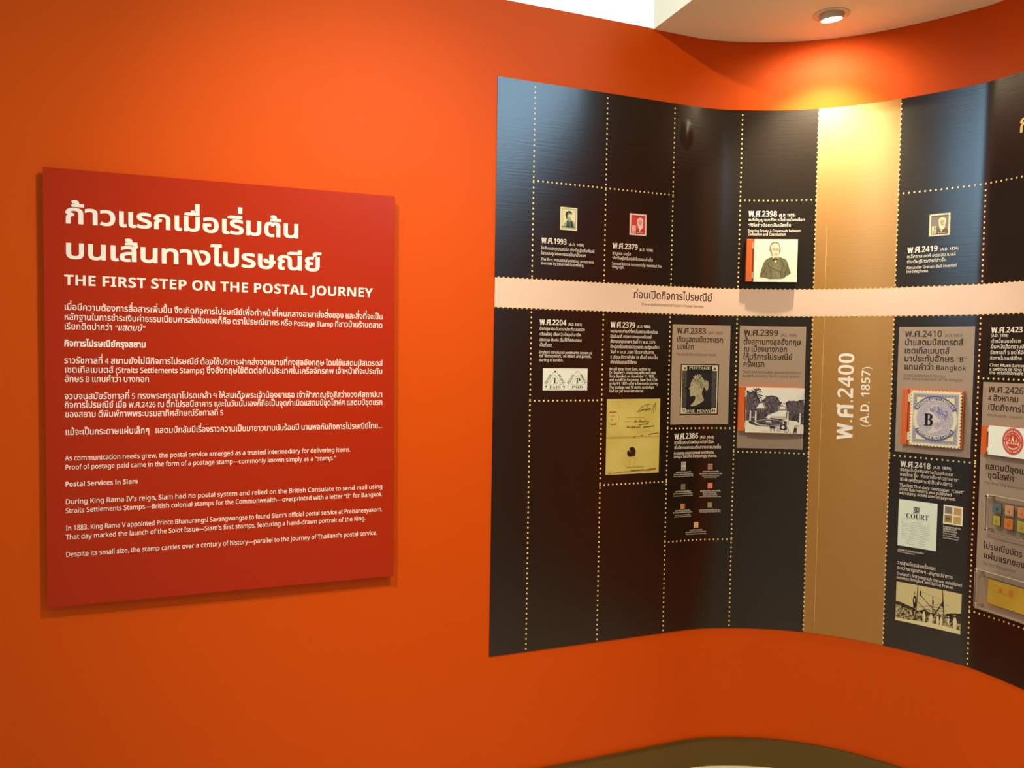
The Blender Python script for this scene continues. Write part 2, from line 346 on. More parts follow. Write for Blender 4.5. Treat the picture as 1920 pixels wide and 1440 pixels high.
# ------------------------------------------------------------------ measured tables (metres: distance along the wall, height, width, letter height)
ROWS = {
 'title': [(-1.3026, 1.9506, 0.6412, 0.04131, 'T', 'ก้าวแรกเมื่อเริ่มต้น'),
  (-1.3031, 1.8528, 0.7067, 0.04144, 'T', 'บนเส้นทางไปรษณีย์')],
 'subtitle': [(-1.3035, 1.7777, 0.8701, 0.02864, 'H', 'THE FIRST STEP ON THE POSTAL JOURNEY')],
 'intro_text': [(-1.3039, 1.7083, 0.9042, 0.01413, 'M', 'เมื่อมีความต้องการสื่อสารเพิ่มขึ้น จึงเกิดกิจการไปรษณีย์เพื่อทำหน้าที่คนกลางอาสาส่งสิ่งของ และสิ่งที่จะเป็น'),
  (-1.3041, 1.6808, 0.9034, 0.01414, 'M', 'หลักฐานในการชำระเงินค่าธรรมเนียมการส่งสิ่งของก็คือ ตราไปรษณียากร หรือ Postage Stamp ที่ชาวบ้านร้านตลาด'),
  (-1.3042, 1.6539, 0.2056, 0.01415, 'M', 'เรียกติดปากว่า _“แสตมป์”_')],
 'siam_text': [(-1.3047, 1.5587, 0.9053, 0.0142, 'M', 'ราวรัชกาลที่ 4 สยามยังไม่มีกิจการไปรษณีย์ ต้องใช้บริการฝากส่งจดหมายที่กงสุลอังกฤษ โดยใช้แสตมป์สเตรตส์'),
  (-1.304, 1.5329, 0.9048, 0.01421, 'M', 'เซตเทิลเมนตส์ (Straits Settlements Stamps) ซึ่งอังกฤษใช้ติดต่อกับประเทศในเครือจักรภพ เจ้าหน้าที่จะประทับ'),
  (-1.3041, 1.5064, 0.2176, 0.01423, 'M', 'อักษร B แทนคำว่า บางกอก')],
 'reign_text': [(-1.3044, 1.458, 0.9059, 0.01425, 'M', 'จวบจนสมัยรัชกาลที่ 5 ทรงพระกรุณาโปรดเกล้า ฯ ให้สมเด็จพระเจ้าน้องยาเธอ เจ้าฟ้าภาณุรังสีสว่างวงศ์สถาปนา'),
  (-1.3045, 1.4331, 0.9063, 0.01426, 'M', 'กิจการไปรษณีย์ เมื่อ พ.ศ.2426 ณ ตึกไปรสนียาคาร และในวันนั้นเองก็ถือเป็นจุดกำเนิดแสตมป์ชุดโสฬศ แสตมป์ชุดแรก'),
  (-1.3037, 1.4065, 0.4202, 0.01428, 'M', 'ของสยาม ตีพิมพ์ภาพพระบรมสาทิศลักษณ์รัชกาลที่ 5')],
 'closing_text': [(-1.3035, 1.357, 0.906, 0.0143, 'M', 'แม้จะเป็นกระดาษแผ่นเล็กๆ   แสตมป์กลับมีเรื่องราวความเป็นมายาวนานนับร้อยปี นานพอกับกิจการไปรษณีย์ไทย....')],
 'siam_heading': [(-1.3045, 1.6064, 0.2097, 0.01418, 'B', 'กิจการไปรษณีย์กรุงสยาม')],
 'english_intro': [(-1.3039, 1.2846, 0.8031, 0.01358, 'M', 'As communication needs grew, the postal service emerged as a trusted intermediary for delivering items.'),
  (-1.304, 1.259, 0.7557, 0.01359, 'M', 'Proof of postage paid came in the form of a postage stamp—commonly known simply as a _“stamp.”_')],
 'english_siam': [(-1.3037, 1.1609, 0.908, 0.01364, 'M', 'During King Rama IV’s reign, Siam had no postal system and relied on the British Consulate to send mail using'),
  (-1.3038, 1.1356, 0.9084, 0.01365, 'M', 'Straits Settlements Stamps—British colonial stamps for the Commonwealth—overprinted with a letter “B” for Bangkok.')],
 'english_reign': [(-1.3031, 1.086, 0.907, 0.01367, 'M', 'In 1883, King Rama V appointed Prince Bhanurangsi Savangwongse to found Siam’s official postal service at Praisaneeyakarn.'),
  (-1.3033, 1.0602, 0.8529, 0.01369, 'M', 'That day marked the launch of the Solot Issue—Siam’s first stamps, featuring a hand-drawn portrait of the King.')],
 'english_closing': [(-1.3036, 1.0106, 0.8907, 0.01371, 'M', 'Despite its small size, the stamp carries over a century of history—parallel to the journey of Thailand’s postal service.')],
 'english_heading': [(-1.3043, 1.2108, 0.1872, 0.01361, 'B', 'Postal Services in Siam')],
 'c1993': [(0.1663, 1.9933, 0.0983, 0.01818, 'Y', 'พ.ศ.1993'),
  (0.2723, 1.9906, 0.0614, 0.00978, 'B', '(A.D. 1450)'),
  (0.1645, 1.9715, 0.2112, 0.00872, 'C', 'โยฮันเนส กูเตนเบิร์ก ประดิษฐ์แท่นพิมพ์'),
  (0.1648, 1.9538, 0.1774, 0.00873, 'C', 'ในระบบอุตสาหกรรมเป็นครั้งแรก'),
  (0.1652, 1.9323, 0.21, 0.01003, 'C', 'The first industrial printing press was'),
  (0.1655, 1.9187, 0.1698, 0.01004, 'C', 'invented by Johannes Gutenberg.')],
 'c2379': [(0.4493, 1.9929, 0.1067, 0.01887, 'Y', 'พ.ศ.2379'),
  (0.5604, 1.9905, 0.0609, 0.01015, 'B', '(A.D. 1836)'),
  (0.4492, 1.9702, 0.0777, 0.00905, 'C', 'ซามูเอล มอร์ส'),
  (0.4496, 1.9536, 0.1717, 0.00906, 'C', 'ประดิษฐ์เครื่องส่งโทรเลขสำเร็จ'),
  (0.4485, 1.9329, 0.2112, 0.01041, 'C', 'Samuel Morse successfully invented the'),
  (0.4488, 1.9209, 0.0516, 0.01042, 'C', 'telegraph.')],
 'c2398': [(1.0194, 2.1438, 0.1087, 0.01988, 'Y', 'พ.ศ.2398'),
  (1.1348, 2.1439, 0.0611, 0.01053, 'B', '(A.D. 1855)'),
  (1.0188, 2.1259, 0.2111, 0.00893, 'C', 'สนธิสัญญาเบาว์ริง : เมื่อไทยต้องเลือก'),
  (1.0188, 2.106, 0.1616, 0.00894, 'C', '“ศิวิไลซ์” หรือตกเป็นเมืองขึ้น'),
  (1.0181, 2.0845, 0.1992, 0.00975, 'C', 'Bowring Treaty: A Crossroads between'),
  (1.0185, 2.0717, 0.1442, 0.00976, 'C', 'Civilization and Colonization')],
 'c2204': [(0.1645, 1.7073, 0.1043, 0.01833, 'Y', 'พ.ศ.2204'),
  (0.2761, 1.7071, 0.0552, 0.00987, 'B', '(A.D. 1661)'),
  (0.1642, 1.6891, 0.1792, 0.0088, 'C', 'อังกฤษ คิดค้นตราประทับบนของ'),
  (0.1646, 1.6698, 0.1636, 0.0088, 'C', 'หรือพัสดุ เรียกว่า บิชอป มาร์ค'),
  (0.165, 1.6507, 0.1667, 0.00881, 'C', '(Bishop Mark) เริ่มใช้ที่ลอนดอน'),
  (0.1653, 1.6316, 0.0486, 0.00881, 'C', 'เป็นที่แรก'),
  (0.1639, 1.6062, 0.2103, 0.01013, 'C', 'England introduced postmarks, known as'),
  (0.1642, 1.5933, 0.2071, 0.01014, 'C', 'the ‘Bishop Mark,’ on letters and parcels,'),
  (0.1644, 1.579, 0.0948, 0.01014, 'C', 'starting in London.')],
 'cletter': [(0.4481, 1.7061, 0.104, 0.01903, 'Y', 'พ.ศ.2379'),
  (0.5588, 1.7066, 0.0594, 0.01024, 'B', '(A.D. 1836)'),
  (0.4472, 1.687, 0.2032, 0.00913, 'C', 'จดหมายเก่าแก่ที่พบในสยามเขียนโดย'),
  (0.4477, 1.6683, 0.1755, 0.00913, 'C', 'มิชชันนารี ภรรยาของหมอบรัดเลย์'),
  (0.4481, 1.6493, 0.1915, 0.00914, 'C', 'ส่งจากกรุงเทพฯ วันที่ 11 พ.ย. 2379'),
  (0.4486, 1.6303, 0.2096, 0.00915, 'C', 'ถึงเมืองโรเชสเตอร์ นิวยอร์ก สหรัฐอเมริกา'),
  (0.449, 1.611, 0.1865, 0.00915, 'C', 'วันที่ 9 เม.ย. 2380 ใช้เวลาเดินทาง'),
  (0.4495, 1.5925, 0.2019, 0.00916, 'C', '5 เดือน อัตราค่าส่ง 18 เซ็นต์ ขณะนั้น'),
  (0.4499, 1.574, 0.1111, 0.00916, 'C', 'ยังไม่มีแสตมป์ใช้งาน'),
  (0.4466, 1.5484, 0.1761, 0.01053, 'C', 'An old letter from Siam, written by'),
  (0.4469, 1.5356, 0.1985, 0.01054, 'C', 'Dr. Bradley’s missionary wife, was sent'),
  (0.4472, 1.5222, 0.1941, 0.01054, 'C', 'from Bangkok on November 11, 1836,'),
  (0.4475, 1.5086, 0.2051, 0.01055, 'C', 'and arrived in Rochester, New York, USA'),
  (0.4478, 1.4952, 0.2096, 0.01055, 'C', 'on April 9, 1837—after a five-month journey.'),
  (0.4482, 1.4815, 0.1899, 0.01055, 'C', 'The postage was 18 cents, as stamps'),
  (0.4485, 1.4678, 0.146, 0.01056, 'C', 'had not yet been introduced.')],
 'c2383': [(0.7337, 1.6904, 0.1297, 0.02014, 'N', 'พ.ศ.2383'),
  (0.7334, 1.6589, 0.2005, 0.01673, 'D', 'เกิดแสตมป์ดวงแรก'),
  (0.7333, 1.6307, 0.0791, 0.01674, 'D', 'ของโลก')],
 'c2383e': [(0.8715, 1.6904, 0.0594, 0.01022, 'C', '(A.D. 1840)'),
  (0.7332, 1.6065, 0.1748, 0.0105, 'G', 'The world’s first stamp was issued.')],
 'c2399': [(1.0142, 1.6876, 0.1311, 0.02156, 'N', 'พ.ศ.2399'),
  (1.0136, 1.6541, 0.2162, 0.01705, 'D', 'ตั้งสถานกงสุลอังกฤษ'),
  (1.0144, 1.6261, 0.1664, 0.01707, 'D', 'ณ เมืองบางกอก'),
  (1.0136, 1.5961, 0.1865, 0.01708, 'D', 'ให้บริการไปรษณีย์'),
  (1.0143, 1.5679, 0.082, 0.01709, 'D', 'ครั้งแรก')],
 'c2399e': [(1.1546, 1.6861, 0.0601, 0.01024, 'C', '(A.D. 1856)'),
  (1.0136, 1.5423, 0.2194, 0.01071, 'G', 'The British Consulate was established in'),
  (1.0133, 1.5279, 0.2171, 0.01072, 'G', 'Bangkok, providing the first postal services.')],
 'c2386': [(0.7335, 1.2887, 0.1072, 0.01997, 'Y', 'พ.ศ.2386'),
  (0.8481, 1.2881, 0.0601, 0.01073, 'B', '(A.D. 1843)'),
  (0.7334, 1.2694, 0.1746, 0.00958, 'C', 'การใช้แสตมป์แพร่หลายไปทั่วโลก'),
  (0.7339, 1.25, 0.2026, 0.00959, 'C', 'เริ่มมีการออกแบบที่หลากหลายมากขึ้น'),
  (0.7326, 1.2293, 0.1772, 0.01102, 'C', 'As stamp usage spread worldwide,'),
  (0.7329, 1.2158, 0.1882, 0.01103, 'C', 'designs became increasingly diverse.')],
 'mini1': [(0.7441, 1.1585, 0.0686, 0.0043, 'C', 'แสตมป์ดวงแรกของบราซิล'),
  (0.7356, 1.1502, 0.086, 0.0043, 'C', 'ชุด Bull’s Eyes, Brazil พ.ศ.2386'),
  (0.7333, 1.1429, 0.0901, 0.00368, 'C', 'The first postage stamp of Brazil (A.D. 1843)')],
 'mini2': [(0.8633, 1.1576, 0.0666, 0.00435, 'C', 'แสตมป์นกพิราบดวงแรกของโลก'),
  (0.8496, 1.1495, 0.0935, 0.00435, 'C', 'ชุด Basel Dove, Switzerland พ.ศ.2388'),
  (0.8604, 1.1411, 0.0711, 0.00373, 'C', 'The world’s first stamp to be printed'),
  (0.8688, 1.1355, 0.0538, 0.00373, 'C', 'in three colors (A.D. 1845)')],
 'mini3': [(0.7427, 1.0842, 0.0714, 0.00431, 'C', 'แสตมป์ดวงแรกของฝรั่งเศส'),
  (0.7352, 1.0766, 0.0867, 0.00431, 'C', 'ชุด Ceres series, France พ.ศ.2392'),
  (0.7344, 1.0682, 0.0878, 0.00369, 'C', 'The first postage stamp of France (A.D. 1849)')],
 'mini4': [(0.8544, 1.0823, 0.0843, 0.00436, 'C', 'แสตมป์สามเหลี่ยมดวงแรกของโลก'),
  (0.8655, 1.0744, 0.0578, 0.00436, 'C', 'ชุด Cape of Good Hope,'),
  (0.8674, 1.0668, 0.0583, 0.00374, 'C', 'British colony พ.ศ.2396'),
  (0.8527, 1.0602, 0.0881, 0.00374, 'C', 'The world’s first triangular stamp (A.D. 1853)')],
 'mini5': [(0.7437, 1.0103, 0.0698, 0.00432, 'C', 'แสตมป์ดวงแรกของสเปน'),
  (0.7355, 1.003, 0.0868, 0.00432, 'C', 'สำหรับประเทศฟิลิปปินส์ พ.ศ.2397'),
  (0.7445, 0.9941, 0.0684, 0.0037, 'C', 'The first postage stamp of Spain'),
  (0.7419, 0.9876, 0.075, 0.0037, 'C', 'was issued in Philippines (A.D. 1854)')],
 'mini6': [(0.8525, 1.0078, 0.0882, 0.00437, 'C', 'แสตมป์ดวงแรกของญี่ปุ่น พ.ศ.2414'),
  (0.8533, 1.0011, 0.0875, 0.00437, 'C', 'The first postage stamp of Japan (A.D. 1871)')],
 'mini7': [(0.8121, 0.9313, 0.0558, 0.00436, 'C', 'แสตมป์ดวงแรกของจีน'),
  (0.7948, 0.9242, 0.0897, 0.00436, 'C', 'ชุด Large Dragons, China พ.ศ.2421'),
  (0.7967, 0.9168, 0.0872, 0.00374, 'C', 'The first postage stamp of China (A.D. 1878)')],
 'c2419': [(1.589, 1.9893, 0.1006, 0.01879, 'Y', 'พ.ศ.2419'),
  (1.6966, 1.9896, 0.0608, 0.00973, 'B', '(A.D. 1876)'),
  (1.5882, 1.9701, 0.1595, 0.00902, 'C', 'อเล็กซานเดอร์ เกรแฮม เบลล์'),
  (1.5888, 1.9518, 0.1296, 0.00902, 'C', 'ประดิษฐ์โทรศัพท์สำเร็จ'),
  (1.5879, 1.9306, 0.1648, 0.01037, 'C', 'Alexander Graham Bell invented'),
  (1.5883, 1.9168, 0.0739, 0.01037, 'C', 'the telephone.')],
 'c2410': [(1.591, 1.6872, 0.1229, 0.02025, 'N', 'พ.ศ.2410'),
  (1.5907, 1.6577, 0.1915, 0.01659, 'D', 'นำแสตมป์สเตรตส์'),
  (1.5909, 1.6279, 0.1482, 0.0166, 'D', 'เซตเทิลเมนตส์'),
  (1.5908, 1.5991, 0.2051, 0.01661, 'D', 'มาประทับอักษร “B”'),
  (1.5916, 1.5696, 0.2036, 0.01662, 'D', 'แทนคำว่า Bangkok')],
 'c2410e': [(1.7227, 1.6871, 0.0571, 0.00935, 'C', '(A.D. 1867)'),
  (1.5902, 1.5438, 0.139, 0.01006, 'G', 'Straits Settlements Stamps'),
  (1.5903, 1.5316, 0.1965, 0.01006, 'G', 'were overprinted with “B” for Bangkok.')],
 'c2418': [(1.5911, 1.2166, 0.1009, 0.01907, 'Y', 'พ.ศ.2418'),
  (1.6986, 1.2202, 0.061, 0.00987, 'B', '(A.D. 1875)'),
  (1.5904, 1.2001, 0.1761, 0.00915, 'C', 'ออกหนังสือพิมพ์รายวันฉบับแรก'),
  (1.5903, 1.1825, 0.1944, 0.00916, 'C', 'ของไทย ชื่อ “ค้อต”หรือ“ข่าวราชการ”'),
  (1.5909, 1.164, 0.1738, 0.00916, 'C', 'จัดพิมพ์ตั๋วแสตมป์เป็นค่าบริการ'),
  (1.5908, 1.1427, 0.2115, 0.01053, 'C', 'The first Thai daily newspaper, “Court”'),
  (1.5907, 1.1288, 0.173, 0.01053, 'C', '(Khao Ratchakarn), was published'),
  (1.5905, 1.1147, 0.186, 0.01053, 'C', 'with stamp tickets used as payment.')],
 'ctickets': [(1.739, 1.0161, 0.0586, 0.0051, 'C', 'ตั๋วแสตมป์ของกรมข่าวไทย'),
  (1.7393, 1.009, 0.0437, 0.0051, 'C', 'และ พิมพ์ขึ้นใหม่ใช้'),
  (1.7395, 1.0013, 0.046, 0.0051, 'C', 'ค่าหนังสือข่าวราชการ'),
  (1.7398, 0.9937, 0.0437, 0.00453, 'C', 'Stamp tickets issued by'),
  (1.7401, 0.9855, 0.0529, 0.00453, 'C', 'the Thai news office for'),
  (1.7403, 0.9775, 0.0506, 0.00453, 'C', 'Khao Ratchakarn')],
 'cnews': [(1.5912, 0.908, 0.0888, 0.00529, 'C', 'หนังสือพิมพ์รายวันฉบับแรกของไทย'),
  (1.5914, 0.9011, 0.0596, 0.00431, 'C', 'The first Thai daily newspaper')],
 'ctelegraph': [(1.5914, 0.8574, 0.1294, 0.01019, 'C', 'วางสายโทรเลขครั้งแรก'),
  (1.5916, 0.8385, 0.1853, 0.0102, 'C', 'ระหว่างกรุงเทพ ฯ – สมุทรปราการ'),
  (1.5915, 0.8177, 0.2162, 0.01059, 'C', 'Thailand’s first telegraph line was established'),
  (1.5915, 0.8035, 0.1899, 0.0106, 'C', 'between Bangkok and Samut Prakan.')],
 'c2423': [(1.8741, 1.6998, 0.1111, 0.01758, 'Y', 'พ.ศ.2423'),
  (1.8735, 1.686, 0.0616, 0.00933, 'B', '(A.D. 1880)'),
  (1.8738, 1.6663, 0.1065, 0.00969, 'C', 'เจ้าหมื่นเสมอใจราช'),
  (1.8738, 1.6476, None, 0.0097, 'C', 'ยื่นหนังสือกราบบังคมทูล'),
  (1.8734, 1.6287, None, 0.0097, 'C', 'รัชกาลที่ 5 ขอให้จัดตั้ง'),
  (1.8735, 1.6086, 0.1118, 0.0097, 'C', 'กิจการไปรษณีย์ไทย'),
  (1.8727, 1.5866, None, 0.01007, 'C', 'Chao Muen Samoechairat submitted'),
  (1.8725, 1.5733, None, 0.01007, 'C', 'a petition to King Rama V for'),
  (1.873, 1.5611, None, 0.01007, 'C', 'the establishment of Siam’s postal service.')],
 'c2426': [(1.8718, 1.4996, None, 0.01945, 'N', 'พ.ศ.2426'),
  (1.8716, 1.4719, 0.1086, 0.01603, 'D', '4 สิงหาคม'),
  (1.8723, 1.4402, None, 0.01604, 'D', 'เปิดกิจการไปรษณีย์ไทย'),
  (1.8716, 1.2403, None, 0.01609, 'D', 'แสตมป์ชุดแรกของไทย'),
  (1.8715, 1.2112, 0.1142, 0.0161, 'D', '“ชุดโสฬศ”'),
  (1.8762, 0.9703, 0.1388, 0.01613, 'D', 'ไปรษณียบัตร'),
  (1.8768, 0.9369, None, 0.01614, 'D', 'แผ่นแรกของไทย')],
 'c2426e': [(1.8717, 1.4188, None, 0.00938, 'G', '4th August—Launch of Thailand’s postal service'),
  (1.8697, 1.1891, None, 0.00942, 'G', 'The first Thai stamp set, “Solot”'),
  (1.8764, 0.9136, 0.1159, 0.00943, 'G', 'The first Thai postcard')],
 'band': [(0.5401, 1.8162, 0.3452, 0.02252, 'V', 'ก่อนเปิดกิจการไปรษณีย์')],
 'bande': [(0.576, 1.7901, 0.2735, 0.00984, 'G', 'Pre-establishment of Siam’s Postal Service')],
 'gold': [(1.9411, 2.3479, None, 0.04688, 'V', 'ก่')]}
Q = {
 'stamp1993': (0.2373,2.0445,0.0675,0.0808),
 'stamp2379': (0.5185,2.0457,0.0727,0.0796),
 'stamp2419': (1.6582,2.0421,0.0686,0.0782),
 'penny': (0.1807,1.4761,0.1767,0.0784),
 'letter': (0.4397,1.164,0.2277,0.2794),
 'card2383': (0.7141,1.344,0.2475,0.3803),
 'black': (0.7552,1.3808,0.1648,0.1941),
 'card2399': (0.998,1.2522,0.2491,0.4727),
 'card2410': (1.5705,1.2691,0.2478,0.4542),
 'news': (1.5902,0.9264,0.129,0.1696),
 'four': (1.7387,1.0293,0.0627,0.0669),
 'telegraph': (1.5918,0.6503,0.2162,0.1426),
 'mini1': (0.768,1.1668,0.0201,0.0339),
 'mini2': (0.8848,1.1684,0.0193,0.022),
 'mini3': (0.7691,1.0934,0.0191,0.0212),
 'mini4': (0.8852,1.0935,0.0209,0.0227),
 'mini5': (0.7695,1.0185,0.0187,0.0202),
 'mini6': (0.8864,1.0191,0.0198,0.0213),
 'mini7': (0.8312,0.9429,0.0192,0.0212),
 'card2426': (1.853,0.756,0.2501,0.7779)}
CARDS = {'2398': (1.1111, [[-0.0713, 2.0534], [0.0902, 2.0539], [0.0898, 1.892], [-0.0699, 1.8923]], [[-0.0979, 2.0547], [-0.0725, 2.0548], [-0.0755, 1.8939], [-0.0992, 1.8937]], 0.0061), '2399': (1.1235, [[-0.0972, 1.49], [0.1178, 1.4885], [0.1172, 1.3147], [-0.0996, 1.3174]], [[-0.126, 1.4928], [-0.0988, 1.492], [-0.1006, 1.3192], [-0.1259, 1.3208]], 0.0105), '2410': (1.6936, [[-0.0677, 1.4974], [0.0974, 1.4955], [0.0957, 1.2987], [-0.0705, 1.3019]], [[-0.0998, 1.4998], [-0.0756, 1.4995], [-0.0753, 1.3007], [-0.0989, 1.2998]], 0.0034), '2426': (1.978, [[-0.0796, 1.3897], [0.0449, 1.3893], [0.0492, 1.2913], [-0.0796, 1.293]], [[-0.1098, 1.388], [-0.0833, 1.389], [-0.089, 1.293], [-0.1095, 1.2923]], 0.0049)}
_all = set('0123456789ABCDEFGHIJKLMNOPQRSTUVWXYZabcdefghijklmnopqrstuvwxyz')
need = {face_char('H', 'sans'), '\u0e32'}
_extra = {'K': 'พ.ศ.2400(A.D. 1857)', 'S': 'COURTPOSTAGEONEPENNYMHBPAIDLTS12', 'W': 'STRAITS SETTLEMENTS POSTAGE TEN CENTS', 'Z': 'MrBradleyLockport', 'C': '2', 'S2': '0'}
for key, rs in ROWS.items():
    for r in rs:
        for c in r[5]:
            if c not in ' _': need.add(c if is_thai(c) else face_char(c, STYLES[r[4]][0]))
for st, tx in _extra.items():
    for c in tx:
        if c != ' ': need.add(c if is_thai(c) else face_char(c, STYLES[st[0]][0]))
load_chars(sorted(need))
_h = lambda c: max(p[0][1] for con in CURVES[c][1] for p in con)
CAP_H = _h(face_char('H', 'sans')); THAI_H = _h('\u0e32')
def write(key, m, surface, parent, name, base, layer=1, label=None):
    blocks = []; last = None
    for r in ROWS[key]:                        # a new text block at a heading or after a gap
        if not blocks or (key.startswith('c2') and surface is wall and parent.name.startswith('info_card') and (r[4] == 'N' or last[4] == 'N' or last[1] - r[1] > 2.6*r[3])): blocks.append([])
        blocks[-1].append(r); last = r
    for bl in blocks:
        ink = Ink()
        for s, z, w, cap, st, txt in bl: ink.text(txt, st, s, z, cap, m, layer, w)
        o = ink.build(name, surface, parent, base)
        if label: o['label'] = label
    return o

# ------------------------------------------------------------------ materials
M = {}
M['orange'] = add_bump(mat('orange_paint', (.63, .079, .0018), .48, .12), 260, .08)
M['board'] = mat('sign_red', (.40, .021, .0010), .28, .28)
M['panel'] = mat('dark_laminate', (.012, .0062, .0030), .235, .62)
M['gold'] = mat('gold_print', (.35, .165, .022), .40, .6)
M['pink'] = mat('pink_print', (.78, .575, .46), .4, .5)
M['grey'] = mat('grey_print', (.335, .255, .19), .42, .5)
M['dot'] = mat('dot_print', (.82, .62, .24), .5, .4)
M['white'] = mat('white_letters', (.88, .84, .78), .5, .4)
M['caption'] = mat('caption_letters', (.74, .68, .60), .5, .4)
M['dark'] = mat('dark_letters', (.030, .013, .008), .5, .4)
M['faint'] = mat('faint_letters', (.12, .080, .055), .5, .4)
M['plaster'] = mat('ceiling_white', (.90, .93, .76), .7, .3)
M['bronze'] = add_bump(mat('bronze_trim', (.13, .088, .020), .38, .5, .6), 40, .05, (1, 1, 12))
M['floor'] = add_noise(mat('floor_stone', (.6, .55, .42), .25, .5), 6, (.66, .60, .44), (.76, .70, .52))
M['sky'] = mat('skylight_glow', (.9, .95, 1), .5, .2, emit=SKY_STRENGTH, emit_rgb=(.88, 1.0, 1.04))
M['window'] = mat('window_daylight', (.8, .9, 1), .5, .2, emit=WINDOW_STRENGTH, emit_rgb=(.50, .88, 1.20))
M['highwindow'] = mat('high_window_daylight', (.8, .9, 1), .5, .2, emit=HIGH_WINDOW_STRENGTH, emit_rgb=(.52, .87, 1.17))
M['frame'] = mat('window_frame', (.25, .25, .25), .5)
# horizontal film texture and a bubble under the film of the dark laminate
def laminate(m):
    L = m.node_tree.links; b = m.node_tree.nodes['Principled BSDF']
    g = node(m, 'ShaderNodeNewGeometry'); mp = node(m, 'ShaderNodeMapping'); mp.inputs['Scale'].default_value = (9, 9, 170)
    nz = node(m, 'ShaderNodeTexNoise'); nz.inputs['Scale'].default_value = 1; nz.inputs['Detail'].default_value = 3
    L.new(g.outputs['Position'], mp.inputs[0]); L.new(mp.outputs[0], nz.inputs['Vector'])
    b1 = node(m, 'ShaderNodeBump'); b1.inputs['Strength'].default_value = .35; b1.inputs['Distance'].default_value = .0006
    L.new(nz.outputs['Fac'], b1.inputs['Height'])
    c = wall(.757, 2.435, .003)
    m2 = node(m, 'ShaderNodeMapping'); m2.inputs['Location'].default_value = (-c.x/.034, -c.y/.034, -c.z/.065); m2.inputs['Scale'].default_value = (1/.034, 1/.034, 1/.065)
    ln = node(m, 'ShaderNodeVectorMath', operation='LENGTH'); L.new(g.outputs['Position'], m2.inputs[0]); L.new(m2.outputs[0], ln.inputs[0])
    mr = node(m, 'ShaderNodeMapRange', interpolation_type='SMOOTHSTEP'); L.new(ln.outputs['Value'], mr.inputs[0])
    for k, v in zip((1, 2, 3, 4), (0, 1, 1, 0)): mr.inputs[k].default_value = v
    b2 = node(m, 'ShaderNodeBump'); b2.inputs['Strength'].default_value = .8; b2.inputs['Distance'].default_value = .004
    L.new(mr.outputs[0], b2.inputs['Height']); L.new(b1.outputs[0], b2.inputs['Normal']); L.new(b2.outputs[0], b.inputs['Normal'])
def streaky(m, k):                             # fine horizontal grain: reflections smear upward and downward
    L = m.node_tree.links; b = m.node_tree.nodes['Principled BSDF']; g = node(m, 'ShaderNodeNewGeometry'); tg = node(m, 'ShaderNodeVectorMath', operation='CROSS_PRODUCT'); tg.inputs[1].default_value = (0, 0, 1); L.new(g.outputs['True Normal'], tg.inputs[0])
    b.inputs['Anisotropic'].default_value = k; b.inputs['Anisotropic Rotation'].default_value = .25; L.new(tg.outputs[0], b.inputs['Tangent'])
for k, a in (('panel', .6), ('gold', .7)): laminate(M[k]); streaky(M[k], a)

# ------------------------------------------------------------------ the setting
TOP = 2.805
ss = [S_MIN + .02*i for i in range(int((S_MAX - S_MIN)/.02) + 1)]
def strip(a, b, offs, zs, m, name):
    """profile (offset, z) swept along the wall from a to b"""
    sl = [a] + [s for s in ss if a < s < b] + [b]; n = len(offs); v = []; f = []
    for s in sl: v += [wall(s, z, o) for o, z in zip(offs, zs)]
    for i in range(len(sl) - 1):
        for k in range(n):
            q = (k + 1) % n; f.append((i*n+k, (i+1)*n+k, (i+1)*n+q, i*n+q))
    f += [tuple(range(n)), tuple((len(sl)-1)*n + k for k in reversed(range(n)))]
    so = Solid(); so.v, so.f = v, f
    o = so.build(name, m); 
    return o
w_ = structure(strip(S_MIN, S_MAX - .01, (0, 0, -.14, -.14), (0, TOP, TOP, 0), M['orange'], 'wall_front'))
for p in w_.data.polygons: p.use_smooth = abs(p.normal.z) < .5
w_.data.set_sharp_from_angle(angle=.6)
w_['label'] = 'orange painted wall, flat at left and curving into a niche at right'
structure(strip(S_MIN, S_MAX - .01, (.001, .013, .014, .011, .001), (0.0, 0.0, .100, .110, .110), M['bronze'], 'baseboard_front'))
fl = Solid(); fl.hexa([Vector(p) for p in ((-5, -3, 0), (5, -3, 0), (5, 4.2, 0), (-5, 4.2, 0), (-5, -3, -.1), (5, -3, -.1), (5, 4.2, -.1), (-5, 4.2, -.1))]); structure(fl.build('floor', M['floor']))
# lowered ceiling over the right part of the niche; its free edge runs from the wall towards the room
edge = Vector((.095, -.273, 0)).normalized(); e0 = wall(.604, 0)
outline = [wall(.604 + .02*i, 0, .0) for i in range(int((S_MAX - .02 - .604)/.02) + 1)]
far = e0 + edge * .56
outline += [Vector((2.42, 0, 0)), Vector((1.95, .8, 0)), Vector((1.66, 1.4, 0)), Vector((1.36, 1.88, 0)), Vector((1.02, 2.20, 0)), far]
bm = bmesh.new(); vb = [bm.verts.new((p.x, p.y, 2.802)) for p in outline]; fc = bm.faces.new(vb)
ex = bmesh.ops.extrude_face_region(bm, geom=[fc]); bmesh.ops.translate(bm, verts=[g for g in ex['geom'] if isinstance(g, bmesh.types.BMVert)], vec=(0, 0, .12))
bmesh.ops.recalc_face_normals(bm, faces=bm.faces)
me = bpy.data.meshes.new('ceiling'); bm.to_mesh(me); bm.free(); me.materials.append(M['plaster'])
co = bpy.data.objects.new('ceiling', me); COL.objects.link(co); structure(co); co['label'] = 'lowered cream ceiling over the curved niche'
